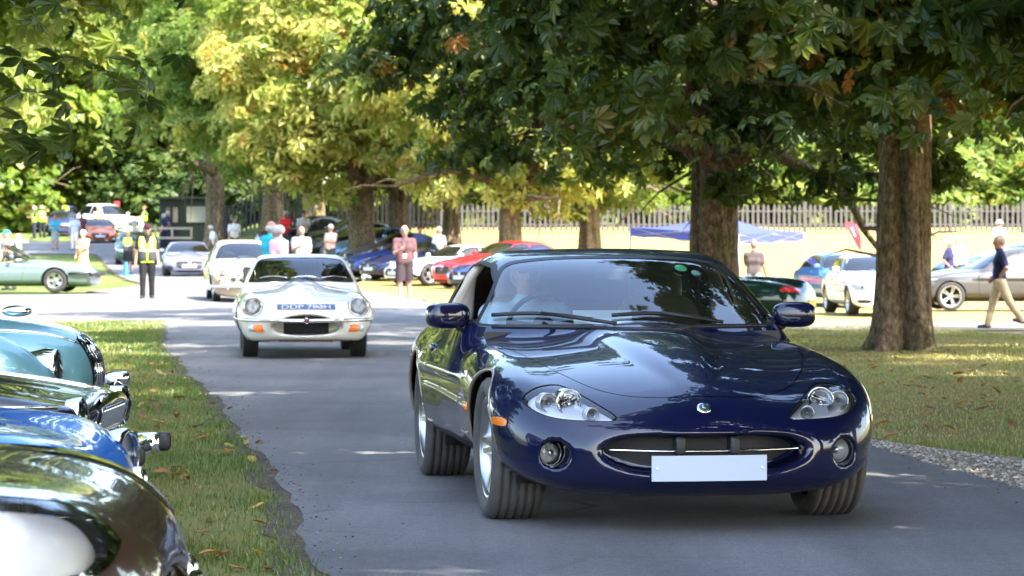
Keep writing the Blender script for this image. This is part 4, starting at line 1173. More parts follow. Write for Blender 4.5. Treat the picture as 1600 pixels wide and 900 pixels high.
    if vest:
        gl = [(a, b, ra, rb, q, k) for a, b, ra, rb, q, k in torso] + [(T((0, .005, 1.42)), T((0, 0, 1.46)), .05, .05, None, .03)]
        zw = up(T((0, 0, .84))).z; zm = up(T((0, 0, 1.12))).z if vest != 'plain' else zw; z2 = up(T((0, 0, 1.475))).z
        cuts = [lambda V: V[:, 2] - z2, lambda V: np.abs(V[:, 0]) - .205 * s]
        # open V neck in front
        vn = lambda V: np.where(V[:, 1] < hb.y, (V[:, 2] - (up(T((0, 0, 1.20))).z + np.abs(V[:, 0]) * 3.0)), -1)
        v = capmesh('hi_vis_vest', sc(gl, .024), hh, M['hivis'], root, cut=cuts + [vn, lambda V: zm - V[:, 2]])
        if vest != 'plain': capmesh('vest_lower_panel', sc(gl, .0235), hh, M['vest_dark'], v, cut=[lambda V: np.abs(V[:, 0]) - .205 * s, lambda V: V[:, 2] - zm, lambda V: zw - V[:, 2]])
        for z0, z1 in ((1.125, 1.165),):
            capmesh('reflective_band', sc(gl, .0265), hh, M['reflect'], v, cut=[lambda V: up(T((0, 0, z0))).z - V[:, 2], lambda V: V[:, 2] - up(T((0, 0, z1))).z, lambda V: np.abs(V[:, 0]) - .205 * s])
        for sg in (-1, 1):
            capmesh('reflective_band', sc(gl, .0265), hh, M['reflect'], v, cut=[lambda V: np.abs(V[:, 0] - sg * .115 * s) - .022 * s, lambda V: up(T((0, 0, 1.165))).z - V[:, 2], lambda V: V[:, 2] - up(T((0, 0, 1.46))).z])
        F_, lo_, ax_, G_ = capgrid(sc(gl, .026), .02)
        # bright edging down the opening and round the hem
        def onf(x, z):
            ys = np.linspace(-.5, .3, 300); f = F_(np.full(300, x), ys, np.full(300, z)); k = int((f < 0).argmax()); return (x, ys[k], z)
        mb = MB()
        if vest != 'plain':
            ps = [onf(0.0 * s, z) for z in np.linspace(up(T((0, 0, .86))).z, up(T((0, 0, 1.19))).z, 8)]
            mb.tube(ps, .016 * s, 6)
            for sg in (-1, 1):
                mb.tube([onf(sg * x * s, up(T((0, 0, .86))).z) for x in np.linspace(0, .16, 8)], .012 * s, 6)
            mb.build('vest_edging', M['hivis'], v)
            for sg, wd, ht, zz in ((1, .07, .035, 1.30), (-1, .10, .06, 1.25)):
                p = onf(sg * .105 * s, up(T((0, 0, zz))).z); MB().box((p[0], p[1] - .006, p[2]), (wd * s, .006, ht * s)).build('vest_patch', M['white'], v)
    if lanyard:
        mb = MB()
        for sg in (-1, 1): mb.tube([tuple(up(T((sg * .07, -.10, 1.44)))), tuple(up(T((sg * .04, -.135, 1.28)))), tuple(up(T((0, -.135, 1.12))))], .008, 6)
        mb.build('lanyard', M['dash'], root)
        MB().box((0, 0, 0), (.07, .006, .10)).build('badge_card', M['white'], root, loc=tuple(up(T((0, -.14, 1.07)))))
    return root, up, wr
M['gap2'] = simple('sunglass_black', (.008, .008, .008), .12, coat=1)
M['eye'] = simple('eye', (.08, .06, .05), .25)
M['hivis'] = simple('hi_vis_yellow', (.48, .85, .02), .7, vary=.08)
M['vest_dark'] = simple('vest_dark_mesh', (.03, .032, .035), .8, vary=.2)
M['reflect'] = simple('reflective_tape', (.45, .47, .48), .35, .3)
# ---------------------------------------------------------------- the ground and the way it rises
_pl = table([(-60, 0), (40, 0), (58, .02), (75, .15), (95, .25), (112, .40), (135, .95), (157, 1.8), (190, 2.8), (260, 4.5), (420, 7)], 3)
_pc = table([(-60, 0), (60, 0), (75, .05), (90, .12), (100, .40), (115, 1.15), (130, 2.1), (160, 3.0), (260, 5), (420, 8)], 3)
_pr = table([(-60, 0), (36, 0), (45, -.10), (56, -.26), (78, -.28), (88, -.05), (100, .45), (115, 1.2), (130, 2.1), (160, 3.0), (260, 5), (420, 8)], 3)
def gz(x, y):
    x = np.asarray(x, float); y = np.asarray(y, float)
    px = 800 + x / np.maximum(y, 12.0) * FPX
    l = sstep(300, 420, px); r = sstep(880, 1080, px)
    # three slopes meeting along fixed lines that fan out from the near end of the drive
    return _pl(y) * (1 - l) + (_pc(y) * (1 - r) + _pr(y) * r) * l
def at(px, d): return (px - 800) / FPX * d
def G(px, d, dz=0.0):
    x = at(px, d); return (x, d, float(gz(x, d)) + dz)
ROAD_L = [(-40, 1.6), (0, .6), (4, .3), (8, -.25), (10.9, -.70), (16.2, -1.39), (25.5, -2.75), (37.6, -4.6), (46, -5.6), (51, -7.2), (53.5, -10), (55, -24), (57, -60), (70.5, -60), (73.5, -22), (76, -11.5), (85, -11.3), (100, -13.6), (112, -15.7), (135, -19.6), (157, -24), (190, -31), (240, -42)]
ROAD_R = [(-40, 6), (0, 4.2), (4, 3.7), (8, 3.3), (12, 2.95), (14.9, 2.69), (18.6, 2.29), (30, 1.6), (45, .4), (60, -1.2), (74, -2.7), (82, -4.2), (90, -6.0), (100, -8.6), (112, -12.0), (135, -16.4), (157, -21), (190, -28), (240, -39)]
_rl, _rr = table(ROAD_L[:9] + [(62, -7.6), (74, -9.8)] + ROAD_L[15:], .8), table(ROAD_R, .8)
def wob(y, k): return .024 * math.sin(y * 1.9 + k) + .016 * math.sin(y * 4.7 + 2 * k) + .010 * math.sin(y * 8.3 + k) + .03 * math.sin(y * .73 + 3 * k)
def grid_mesh(name, rows, mat, kind='structure'):
    """rows: list of equal-length lists of 3-D points"""
    n = len(rows[0]); V = np.array([p for r in rows for p in r]); i, j = np.meshgrid(np.arange(len(rows) - 1), np.arange(n - 1), indexing='ij')
    a = (i * n + j).ravel(); F = np.stack([a, a + 1, a + n + 1, a + n], 1)
    return mesh_np(name, V, F, mat, None, True, kind=kind)
def mat_grass():
    m, nt, b = NM('grass_ground'); co = coords(nt, 'Object')
    n1 = noise(nt, .35, 6, .6, co); n2 = noise(nt, 3.2, 6, .65, co); n3 = noise(nt, 26, 4, .7, co)
    sep = nt.nodes.new('ShaderNodeSeparateXYZ'); L(nt, co, sep.inputs[0])
    # how dry the turf is: green under the avenue, straw out in the open field
    mr = nt.nodes.new('ShaderNodeMapRange'); mr.inputs[1].default_value = 30; mr.inputs[2].default_value = 75; L(nt, sep.outputs[1], mr.inputs[0])
    mx = nt.nodes.new('ShaderNodeMapRange'); mx.inputs[1].default_value = -12; mx.inputs[2].default_value = 3; L(nt, sep.outputs[0], mx.inputs[0])
    mr.inputs[1].default_value = -5; mr.inputs[2].default_value = 55
    mu = nt.nodes.new('ShaderNodeMath'); mu.operation = 'MULTIPLY'; L(nt, mr.outputs[0], mu.inputs[0]); L(nt, mx.outputs[0], mu.inputs[1])
    ad = nt.nodes.new('ShaderNodeMath'); ad.operation = 'MULTIPLY_ADD'; L(nt, n1, ad.inputs[0]); ad.inputs[1].default_value = .9; L(nt, mu.outputs[0], ad.inputs[2])
    a2 = nt.nodes.new('ShaderNodeMath'); a2.operation = 'MULTIPLY_ADD'; L(nt, n2, a2.inputs[0]); a2.inputs[1].default_value = .55; L(nt, ad.outputs[0], a2.inputs[2])
    a3 = nt.nodes.new('ShaderNodeMath'); a3.operation = 'MULTIPLY_ADD'; L(nt, n3, a3.inputs[0]); a3.inputs[1].default_value = .35; L(nt, a2.outputs[0], a3.inputs[2])
    sc = nt.nodes.new('ShaderNodeMath'); sc.operation = 'MULTIPLY'; sc.inputs[1].default_value = .5; L(nt, a3.outputs[0], sc.inputs[0])
    c = ramp(nt, sc.outputs[0], [(.32, (.045, .075, .018)), (.44, (.085, .125, .028)), (.54, (.17, .17, .05)), (.66, (.225, .172, .055)), (.9, (.27, .21, .072))])
    lit = noise(nt, .9, 6, .7, coords(nt, 'Object', (.7, 1.3, 1)))
    lf = ramp(nt, lit, [(.56, 0.0), (.68, .75)])
    c = mix(nt, lf, c, (.13, .088, .045))
    L(nt, c, b.inputs['Base Color']); b.inputs['Roughness'].default_value = .9; b.inputs['Specular IOR Level'].default_value = .15
    bump(nt, b, n3, .7, .04); return m
def mat_asphalt():
    m, nt, b = NM('asphalt'); co = coords(nt, 'Object')
    n1 = noise(nt, .5, 5, .6, co); n2 = noise(nt, 140, 3, .7, co)
    mp = coords(nt, 'Object', (1.6, .12, 1)); st = noise(nt, 1.2, 5, .6, mp)
    c1 = ramp(nt, n1, [(.3, (.125, .119, .117)), (.7, (.180, .172, .168))]); c2 = ramp(nt, n2, [(.35, (.6, .6, .6)), (.5, (.95, .95, .95)), (.68, (1.5, 1.48, 1.45))])
    c3 = ramp(nt, st, [(.35, (.82, .82, .82)), (.65, (1.12, 1.12, 1.12))])
    # lighter dusty edges live in the verge sheet, not here
    c4 = ramp(nt, noise(nt, 22, 5, .75, co), [(.3, (.80, .80, .80)), (.55, (1, 1, 1)), (.75, (1.18, 1.17, 1.15))]); c1 = mix(nt, 1.0, c1, c4, 'MULTIPLY'); c = mix(nt, 1.0, c1, c2, 'MULTIPLY'); c = mix(nt, 1.0, c, c3, 'MULTIPLY')
    wn_ = nt.nodes.new('ShaderNodeTexNoise'); wn_.inputs['Scale'].default_value = 1.6; L(nt, co, wn_.inputs['Vector'])
    vo = nt.nodes.new('ShaderNodeTexVoronoi'); vo.feature = 'DISTANCE_TO_EDGE'; vo.inputs['Scale'].default_value = .55; L(nt, mix(nt, .35, co, wn_.outputs['Color'], 'ADD'), vo.inputs['Vector'])
    ck = ramp(nt, vo.outputs['Distance'], [(.0, .60), (.008, .72), (.014, 1.0)]); pk_ = ramp(nt, noise(nt, .28, 3, .5, co), [(.5, 0.0), (.6, 1.0)])
    c = mix(nt, pk_, c, mix(nt, 1.0, c, ck, 'MULTIPLY')); pt_ = ramp(nt, noise(nt, .33, 1, .3, co), [(.57, (1, 1, 1)), (.58, (.88, .88, .89))]); c = mix(nt, 1.0, c, pt_, 'MULTIPLY')
    L(nt, c, b.inputs['Base Color'])
    b.inputs['Roughness'].default_value = .78; b.inputs['Specular IOR Level'].default_value = .35; bump(nt, b, n2, .55, .006); return m
def mat_dirt(nm, a, b_, sc=30):
    m, nt, b = NM(nm); co = coords(nt, 'Object'); n1 = noise(nt, 1.5, 6, .65, co)
    v = nt.nodes.new('ShaderNodeTexVoronoi'); v.inputs['Scale'].default_value = sc; L(nt, co, v.inputs['Vector'])
    c = ramp(nt, n1, [(.3, a), (.7, b_)]); d = ramp(nt, v.outputs['Distance'], [(.0, (1.25, 1.22, 1.2)), (.5, (.8, .8, .8)), (.8, (.45, .45, .45))])
    L(nt, mix(nt, 1.0, c, d, 'MULTIPLY'), b.inputs['Base Color']); b.inputs['Roughness'].default_value = .95
    bump(nt, b, v.outputs['Distance'], .8, .02); return m
M['grass_ground'] = mat_grass(); M['asphalt'] = mat_asphalt()
M['dust'] = mat_dirt('dusty_track', (.24, .195, .13), (.36, .30, .22)); M['gravel'] = mat_dirt('gravel_edge', (.19, .16, .115), (.40, .35, .27), 30)
M['edge_dirt'] = mat_dirt('verge_dirt', (.055, .038, .022), (.15, .115, .065), 40)
def build_ground():
    xs = np.concatenate([np.arange(-160, -40, 8), np.arange(-40, 40, 1.25), np.arange(40, 161, 8)])
    ys = np.concatenate([np.arange(-60, 10, 4), np.arange(10, 200, 1.5), np.arange(200, 461, 10)])
    X, Y = np.meshgrid(xs, ys); Z = gz(X, Y) - .03 * sstep(46, 60, Y)
    grid_mesh('ground', [[(X[i, j], Y[i, j], Z[i, j]) for j in range(len(xs))] for i in range(len(ys))], M['grass_ground'])
    ys = np.concatenate([np.arange(-40, 60, .25), np.arange(60, 240, 1.0)])
    rows = []; dl = []; dr = []
    for y in ys:
        l, r = float(_rl(y)) + wob(y, 1), float(_rr(y)) + wob(y, 4)
        q = np.linspace(l, r, 9); rows.append([(x, y, float(gz(x, y)) + .009) for x in q])
        wl, wr_ = .07 + .10 * math.sin(y * 1.3) ** 2 + abs(wob(y, 7)), .10 + .12 * math.sin(y * 1.1 + 1) ** 2
        dl.append([(x, y, float(gz(x, y)) + .005) for x in (l - wl, l + .3)]); dr.append([(x, y, float(gz(x, y)) + .005) for x in (r - .3, r + wr_)])
    grid_mesh('road', rows, M['asphalt'])
    grid_mesh('verge_edge', dl, M['edge_dirt']); grid_mesh('verge_edge', dr, M['edge_dirt'])
    # side road to the left, dusty track to the right
    rows = []; d0 = []
    for x in np.arange(-60, -5.2, .6):
        t = sstep(-13, -5.2, x); y0 = 55 + 1.0 * math.sin(x * .21) - 3.5 * t + wob(x, 2); y1 = 72.5 + wob(x, 3) - .5 * math.sin(x * .15) + 4 * t
        rows.append([(x, y, float(gz(x, y)) + .013) for y in np.linspace(y0, y1, 14)]); d0.append([(x, y, float(gz(x, y)) + .006) for y in (y0 - 2.2 - .5 * math.sin(x * .8), y0 + .5)])
    grid_mesh('side_road', [list(r) for r in rows], M['asphalt']); grid_mesh('dirt_path', d0, M['dust'])
    rows = []
    for x in np.arange(-70, -18.5, .9):
        y0 = 139 + .8 * math.sin(x * .2) + wob(x, 2); y1 = 157 + wob(x, 3)
        rows.append([(x, y, float(gz(x, y)) + .010) for y in np.linspace(y0, y1, 20)])
    grid_mesh('side_road', rows, M['asphalt'])
    rows = []
    for x in np.arange(-2.2, 60, .8):
        y0 = 53.2 + .35 * math.sin(x * .5) + wob(x, 5); y1 = 60.5 + .4 * math.sin(x * .33) + wob(x, 6)
        rows.append([(x, y, float(gz(x, y)) + .006) for y in np.linspace(y0, y1, 8)])
    grid_mesh('dusty_track', rows, M['dust'])
    # gravel wedge where the right verge meets the road
    rows = []
    for y in np.arange(9, 19.2, .25):
        r = float(_rr(y)) + wob(y, 4); t = (19.2 - y) / 10.2; wd = 1.0 * sstep(0, .35, t) + .25 * math.sin(y * 2.2) * t
        rows.append([(x, y, float(gz(x, y)) + .007) for x in np.linspace(r - .2, r + max(.05, wd), 6)])
    grid_mesh('gravel_strip', rows, M['gravel'])
build_ground()

# ---------------------------------------------------------------- scattered small growth
def scatter_mesh(name, tv, tf, pos, mats3, rnd, mat, parent=None, kind=None, smooth=False):
    """one mesh of many copies of a small template; mats3 (N,3,3)"""
    N, n = len(pos), len(tv)
    V = (np.einsum('nij,vj->nvi', mats3, tv) + pos[:, None, :]).reshape(-1, 3)
    F = (tf[None] + (np.arange(N) * n)[:, None, None]).reshape(-1, tf.shape[1])
    me = bpy.data.meshes.new(name); k = tf.shape[1]
    V = V.astype(np.float32); F = F.astype(np.int32)
    me.vertices.add(len(V)); me.vertices.foreach_set('co', V.ravel()); me.loops.add(F.size); me.loops.foreach_set('vertex_index', F.ravel())
    me.polygons.add(len(F)); me.polygons.foreach_set('loop_start', np.arange(0, F.size, k, dtype=np.int32)); me.polygons.foreach_set('use_smooth', np.full(len(F), smooth))
    me.update(calc_edges=True)
    a = me.attributes.new('rnd', 'FLOAT', 'POINT'); a.data.foreach_set('value', np.repeat(np.asarray(rnd, np.float32), n))
    me.materials.append(mat)
    if parent is False: return me
    o = link(name, me, parent)
    if kind: o['kind'] = kind
    return o
def mat_leaf(name, stops, trans=.45, gloss=.06, rough=.35, tmul=(1.2, 1.22, .75)):
    m = bpy.data.materials.new(name); m.use_nodes = True; nt = m.node_tree; nt.nodes.clear()
    out = nt.nodes.new('ShaderNodeOutputMaterial'); at_ = nt.nodes.new('ShaderNodeAttribute'); at_.attribute_name = 'rnd'
    oi = nt.nodes.new('ShaderNodeObjectInfo')
    ad = nt.nodes.new('ShaderNodeMath'); ad.operation = 'MULTIPLY_ADD'; L(nt, oi.outputs['Random'], ad.inputs[0]); ad.inputs[1].default_value = .06; L(nt, at_.outputs['Fac'], ad.inputs[2])
    c = ramp(nt, ad.outputs[0], stops)
    d = nt.nodes.new('ShaderNodeBsdfDiffuse'); t = nt.nodes.new('ShaderNodeBsdfTranslucent'); g = nt.nodes.new('ShaderNodeBsdfGlossy'); g.inputs['Roughness'].default_value = rough
    g.inputs['Color'].default_value = (.9, .95, 1, 1)
    L(nt, c, d.inputs[0]); L(nt, mix(nt, 1.0, c, tmul, 'MULTIPLY'), t.inputs[0])
    m1 = nt.nodes.new('ShaderNodeMixShader'); m1.inputs[0].default_value = trans; L(nt, d.outputs[0], m1.inputs[1]); L(nt, t.outputs[0], m1.inputs[2])
    m2 = nt.nodes.new('ShaderNodeMixShader'); m2.inputs[0].default_value = gloss; L(nt, m1.outputs[0], m2.inputs[1]); L(nt, g.outputs[0], m2.inputs[2]); L(nt, m2.outputs[0], out.inputs[0])
    return m
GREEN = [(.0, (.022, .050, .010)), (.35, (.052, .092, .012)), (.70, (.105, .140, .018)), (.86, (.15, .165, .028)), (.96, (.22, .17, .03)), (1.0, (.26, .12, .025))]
LIGHT = [(.0, (.06, .11, .016)), (.4, (.12, .19, .026)), (.75, (.21, .26, .04)), (.92, (.32, .29, .06)), (1.0, (.36, .20, .05))]  # lighter greens put a sunlit look into the leaf colour
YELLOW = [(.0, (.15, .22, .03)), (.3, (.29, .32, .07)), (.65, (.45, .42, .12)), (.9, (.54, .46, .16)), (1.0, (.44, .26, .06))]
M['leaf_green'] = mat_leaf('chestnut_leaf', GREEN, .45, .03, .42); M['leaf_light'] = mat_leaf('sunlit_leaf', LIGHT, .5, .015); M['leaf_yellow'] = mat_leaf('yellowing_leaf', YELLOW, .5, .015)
M['leaf_bright'] = mat_leaf('bright_leaf', [(.0, (.10, .17, .025)), (.45, (.21, .28, .07)), (.8, (.35, .37, .12)), (1.0, (.42, .36, .08))], .6, .012, .5, (1.4, 1.35, .8))  # extra brightness put into leaves that neighbouring crowns keep in shade
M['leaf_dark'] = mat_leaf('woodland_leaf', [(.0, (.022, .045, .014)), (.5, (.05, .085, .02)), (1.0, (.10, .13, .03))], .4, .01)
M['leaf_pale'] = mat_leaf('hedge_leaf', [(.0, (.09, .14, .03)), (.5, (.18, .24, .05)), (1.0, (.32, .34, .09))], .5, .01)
M['blade'] = mat_leaf('grass_blade', [(.0, (.075, .13, .025)), (.45, (.13, .19, .035)), (.75, (.24, .25, .07)), (1.0, (.42, .35, .16))], .35, .03)
M['dead_leaf'] = mat_leaf('fallen_leaf', [(.0, (.14, .045, .015)), (.5, (.30, .11, .025)), (.85, (.40, .19, .05)), (1.0, (.45, .33, .06))], .2, .05, .5, (1.1, .9, .7))
def frames(n, spin, size):
    """rotation matrices whose z axis is n, spun about it"""
    n = n / (np.linalg.norm(n, axis=1, keepdims=True) + 1e-9)
    a = np.where(np.abs(n[:, 2:3]) < .9, np.array([[0, 0, 1.0]]), np.array([[1.0, 0, 0]]))
    u = np.cross(a, n); u /= np.linalg.norm(u, axis=1, keepdims=True) + 1e-9; v = np.cross(n, u)
    c, s_ = np.cos(spin)[:, None], np.sin(spin)[:, None]
    R = np.stack([u * c + v * s_, v * c - u * s_, n], 2)
    size = np.asarray(size, float)
    return R * (size.reshape(-1, 1, 1) if size.ndim == 1 else size[:, None, :])
def palmate(nl=7, fine=True):
    V = []; F = []
    ang = np.linspace(-125, 125, nl); ln = 1 - .42 * (np.abs(ang) / 125) ** 1.5
    for a, l in zip(np.radians(ang), ln):
        b = len(V); d = np.array([math.cos(a), math.sin(a), 0]); p = np.array([-math.sin(a), math.cos(a), 0])
        pt = lambda r, w_, up=0: d * (r * l) + p * (w_ * l) + np.array([0, 0, -.50 * (r * l) ** 2 + up])
        if fine:
            V += [pt(.03, 0), pt(.42, -.13, .045), pt(.74, -.225, .05), pt(1.0, 0, -.03), pt(.74, .225, .05), pt(.42, .13, .045)]
            F += [(b, b + 1, b + 2, b + 3), (b, b + 3, b + 4, b + 5)]
        else:
            V += [pt(.03, 0), pt(.68, -.22, .03), pt(1.0, 0), pt(.68, .22, .03)]; F += [(b, b + 1, b + 2, b + 3)]
    return np.array(V) * .55, np.array(F)
PALM_F, PALM_C = palmate(7, True), palmate(5, False)
SPRAY = (np.array([(-.5, 0, 0), (0, -.28, .08), (.55, 0, -.08), (0, .28, .08), (-.35, -.35, -.1), (.1, -.62, -.02), (.3, -.25, .1), (-.1, -.1, .05)]), np.array([(0, 1, 2, 3), (4, 5, 6, 7)]))

def mat_bark():
    m, nt, b = NM('bark'); co = coords(nt, 'Object', (1, 1, .42)); n1 = noise(nt, 17, 9, .78, co); n2 = noise(nt, 1.3, 4, .6, coords(nt))
    c = ramp(nt, n1, [(.36, (.028, .019, .013)), (.5, (.155, .108, .070)), (.64, (.32, .25, .175))]); c2 = ramp(nt, n2, [(.45, (1, 1, 1)), (.62, (.72, .86, .60)), (.75, (1.25, 1.3, 1.2))])
    L(nt, mix(nt, 1.0, c, c2, 'MULTIPLY'), b.inputs['Base Color']); b.inputs['Roughness'].default_value = .95; b.inputs['Specular IOR Level'].default_value = .2; bump(nt, b, n1, 1.0, .05); return m
M['bark'] = mat_bark()
def trunk_mesh(name, r, H, seed, flare=1.0, twist=1.1, lean=(0, 0), nfl=6, limbs=True, spread=3.0, fork=None, n=44):
    rg = np.random.default_rng(seed); mb = MB(); V = []; F = []
    ph = rg.uniform(0, 6.28, 8); am = rg.uniform(.05, .13, 8); hs = np.r_[np.linspace(-.15, .5, 8), np.linspace(.6, H, 16 if n <= 40 else 40)]
    for z in hs:
        t = max(z, 0) / H; fl = flare * math.exp(-max(z, -.1) * 3.4)
        for k in range(n):
            a = 2 * PI * k / n
            rad = r * (1.02 - .22 * t)
            f = 1 + sum(am[i] * (1 - .3 * t) * math.cos((i + 2) * a + ph[i] + twist * z * (.3 + .2 * (i % 3))) for i in range(6))
            root = 1 + fl * (.55 + .65 * max(0, math.cos(nfl * a + ph[6])) ** 2)
            bk = sum((.010 + .004 * (q_ % 3)) * math.cos((11 + 5 * q_) * a + ph[q_] + .9 * math.sin(z * (2.1 + q_) + q_)) for q_ in range(4)) if n > 40 else 0
            crease = bk - .10 * math.exp(-((math.sin((a * 1.5 + ph[7] + .25 * z))) ** 2) * 30)
            q = rad * (f + crease) * root
            V.append((q * math.cos(a) + lean[0] * z, q * math.sin(a) + lean[1] * z, z))
    m = len(hs)
    for i in range(m - 1):
        for k in range(n): F.append((i * n + k, i * n + (k + 1) % n, (i + 1) * n + (k + 1) % n, (i + 1) * n + k))
    mb.add(V, F, True)
    return mb.mesh(name, M['bark'])
def limbs_mesh(name, r, H, R_, top, seed, nb=9, lean=(0, 0), low=None):
    rg = np.random.default_rng(seed); mb = MB(); tips = []
    for i in range(nb):
        a = 2 * PI * i / nb + rg.uniform(-.3, .3); z0 = H * rg.uniform(.72, .98); el = rg.uniform(-.05, .9) if i % 3 else 1.2
        ln = R_ * rg.uniform(.75, 1.0); p = Vector((lean[0] * z0, lean[1] * z0, z0)); pts = [p.copy()]; d = Vector((math.cos(a) * math.cos(el), math.sin(a) * math.cos(el), math.sin(el) + .35))
        m = 7
        for k in range(m):
            d = (d + Vector(rg.normal(0, .16, 3)) + Vector((0, 0, -.10 if el < .7 else .02))).normalized(); p = p + d * (ln / m); pts.append(p.copy())
        mb.tube(pts, [r * .42 * (1 - j / (m + 1.5)) + .012 for j in range(m + 1)], 8)
        for j in range(2, m + 1):
            for q in range(2):
                d2 = Vector(rg.normal(0, 1, 3)); d2.z *= .4; d2.normalize(); e = pts[j] + d2 * rg.uniform(.7, 1.5); f = e + (d2 + Vector((0, 0, -.35))) * .6
                mb.tube([pts[j], e, f], [r * .10, r * .05, .008], 5); tips += [f]
    return mb.mesh(name, M['bark']), tips
def crown_leaves(seed, R_, z0, z1, n_cl, per, size, tmpl, clump=.9, low_bias=0.0, hole=0.0, droop=.35, flat=.55, inner=.35, ragged=.8):
    rg = np.random.default_rng(seed); C = []
    zc, hz_ = (z0 + z1) / 2, (z1 - z0) / 2
    while len(C) < n_cl:
        d = rg.normal(0, 1, 3); d /= np.linalg.norm(d)
        rad = rg.uniform(inner, 1) ** .45
        z = d[2] * rad
        if low_bias and rg.random() < low_bias: z = -abs(z)
        rr = math.sqrt(max(0, 1 - z * z * .75)) if z < 0 else math.sqrt(max(0, 1 - z * z))
        a = rg.uniform(0, 2 * PI); q = rad if z > -.4 else math.sqrt(rg.uniform(.0, 1))
        lob = 1 + .13 * math.sin(3 * a + seed) + .09 * math.sin(5 * a + 2 * seed) + .08 * math.sin(7 * a)
        C.append((R_ * rr * q * lob * math.cos(a), R_ * rr * q * lob * math.sin(a), zc + hz_ * z + rg.normal(0, .25) * ragged))
    C = np.array(C); ctr = np.array([0, 0, zc - hz_ * .3])
    N = n_cl * per; ci = np.repeat(np.arange(n_cl), per)
    cs = rg.uniform(.65, 1.3, n_cl) * clump
    off = rg.normal(0, 1, (N, 3)); off /= np.linalg.norm(off, axis=1, keepdims=True); off *= (rg.uniform(0, 1, (N, 1)) ** .45) * cs[ci][:, None]; off[:, 2] *= flat
    P = C[ci] + off; P[:, 2] -= .12 * (off[:, 0] ** 2 + off[:, 1] ** 2)
    out = P - ctr; out /= np.linalg.norm(out, axis=1, keepdims=True) + 1e-9
    nrm = out * .55 + off * .35 + np.array([0, 0, .75]) + rg.normal(0, .42, (N, 3))
    # leaf axis points outwards: spin so that x axis follows the outward direction
    spin = rg.uniform(0, 2 * PI, N)
    sz = np.stack([size * rg.uniform(.65, 1.25, N)] * 3, 1) * np.stack([rg.uniform(.8, 1.15, N), rg.uniform(.7, 1.15, N), rg.uniform(.3, 2.0, N)], 1)
    rnd = np.clip(np.repeat(rg.normal(.42, .16, n_cl), per) + rg.normal(0, .17, N) + (rg.random(N) < .006) * .5, 0, 1)
    return P, frames(nrm, spin, sz), rnd
def tree_meshes(key, r, H, R_, z0, z1, n_cl, per, size, tmpl, mat, seed, **k):
    tm = trunk_mesh('trunk', r, H, seed, k.pop('flare', .50), lean=k.get('lean', (0, 0)), n=k.pop('tn', 120)); lm, tips = limbs_mesh('limbs', r, H, R_ * .85, z1, seed + 1, lean=k.pop('lean', (0, 0)))
    P, Rm, rnd = crown_leaves(seed + 2, R_, z0, z1, n_cl, per, size, tmpl, **k)
    cm = scatter_mesh('crown', tmpl[0], tmpl[1], P, Rm, rnd, mat, parent=False)
    return tm, lm, cm, (P, Rm, rnd)
def tree(ms, label, loc, rz=0.0, sc=1.0, group='trees of the avenue', name='chestnut_tree', crown_mat=None, zs=1.0):
    t = thing(name, label, 'tree', loc, rz, group); t.scale = (sc, sc, sc * zs)
    link('trunk', ms[0], t); link('limbs', ms[1], t)['kind'] = 'stuff'; c = link('crown', ms[2], t); c['kind'] = 'stuff'
    if crown_mat is not None:
        c.material_slots[0].link = 'OBJECT'; c.material_slots[0].material = crown_mat
    return t
# ---------------------------------------------------------------- trees
near = tree_meshes('near', .345, 3.3, 6.6, 2.35, 13.5, 280, 72, .44, PALM_F, M['leaf_green'], 21, low_bias=.38, clump=.95)
near2 = tree_meshes('near2', .43, 3.6, 6.4, 2.6, 14, 260, 72, .44, PALM_F, M['leaf_green'], 33, low_bias=.38, clump=.95)
mid = tree_meshes('mid', .45, 3.0, 5.6, 2.9, 13, 240, 46, .75, PALM_C, M['leaf_light'], 47, low_bias=.15, clump=1.0, tn=28)
mid2 = tree_meshes('mid2', .42, 3.2, 5.2, 3.3, 15, 240, 46, .75, PALM_C, M['leaf_light'], 59, low_bias=.15, clump=1.1, tn=28)
far = tree_meshes('far', .5, 4, 7, 2.0, 20, 260, 44, .95, SPRAY, M['leaf_dark'], 71, low_bias=.1, clump=1.6, tn=20)
def tr(ms, label, px, d, rz=0, sc=1.0, **k):
    x, y, z = G(px, d); return tree(ms, label, (x, y, z - .02), rz, sc, **k)
tree(near, 'large horse chestnut with a thick fluted trunk standing on the right verge', G(1415, 36.0), .4, 1.0)
tree(near2, 'dark trunked chestnut standing behind the roof of the blue coupe beside the gazebo', G(1115, 50), 2.0, .95)
def single_leaves(t, R_, z0, z1, n, size, mat, seed, az, half=1.3, rlo=.80):
    rg = np.random.default_rng(seed); ms = []
    for k in range(8):
        ms.append(scatter_mesh('leaf', PALM_F[0], PALM_F[1], np.zeros((1, 3)), np.eye(3)[None], [np.clip(rg.normal(.45, .2), 0, .82)], mat, parent=False))
    for i in range(n):
        a = az + rg.uniform(-half, half); q = R_ * rg.uniform(rlo, 1.04); z = z0 + (z1 - z0) * rg.random() ** 1.2
        o = link('leaf', ms[i % 8], t); o.location = (q * math.cos(a), q * math.sin(a), z)
        nr = np.array([[math.cos(a) * .8 + rg.normal(0, .35), math.sin(a) * .8 + rg.normal(0, .35), .55 + rg.normal(0, .3)]])
        Rm = frames(nr, np.array([rg.normal(PI * 1.0, .9)]), np.array([1.0]))[0]
        o.rotation_euler = Matrix(Rm.tolist()).to_euler(); k = size * rg.uniform(.75, 1.25); o.scale = (k, k, k)
T1 = bpy.data.objects['chestnut_tree']; single_leaves(T1, 6.4, 2.5, 5.0, 260, .34, M['leaf_green'], 5, -PI / 2 - .4)
T2 = bpy.data.objects['chestnut_tree.001']; single_leaves(T2, 6.2, 2.9, 6.2, 240, .34, M['leaf_green'], 6, -PI / 2 - 2.0)
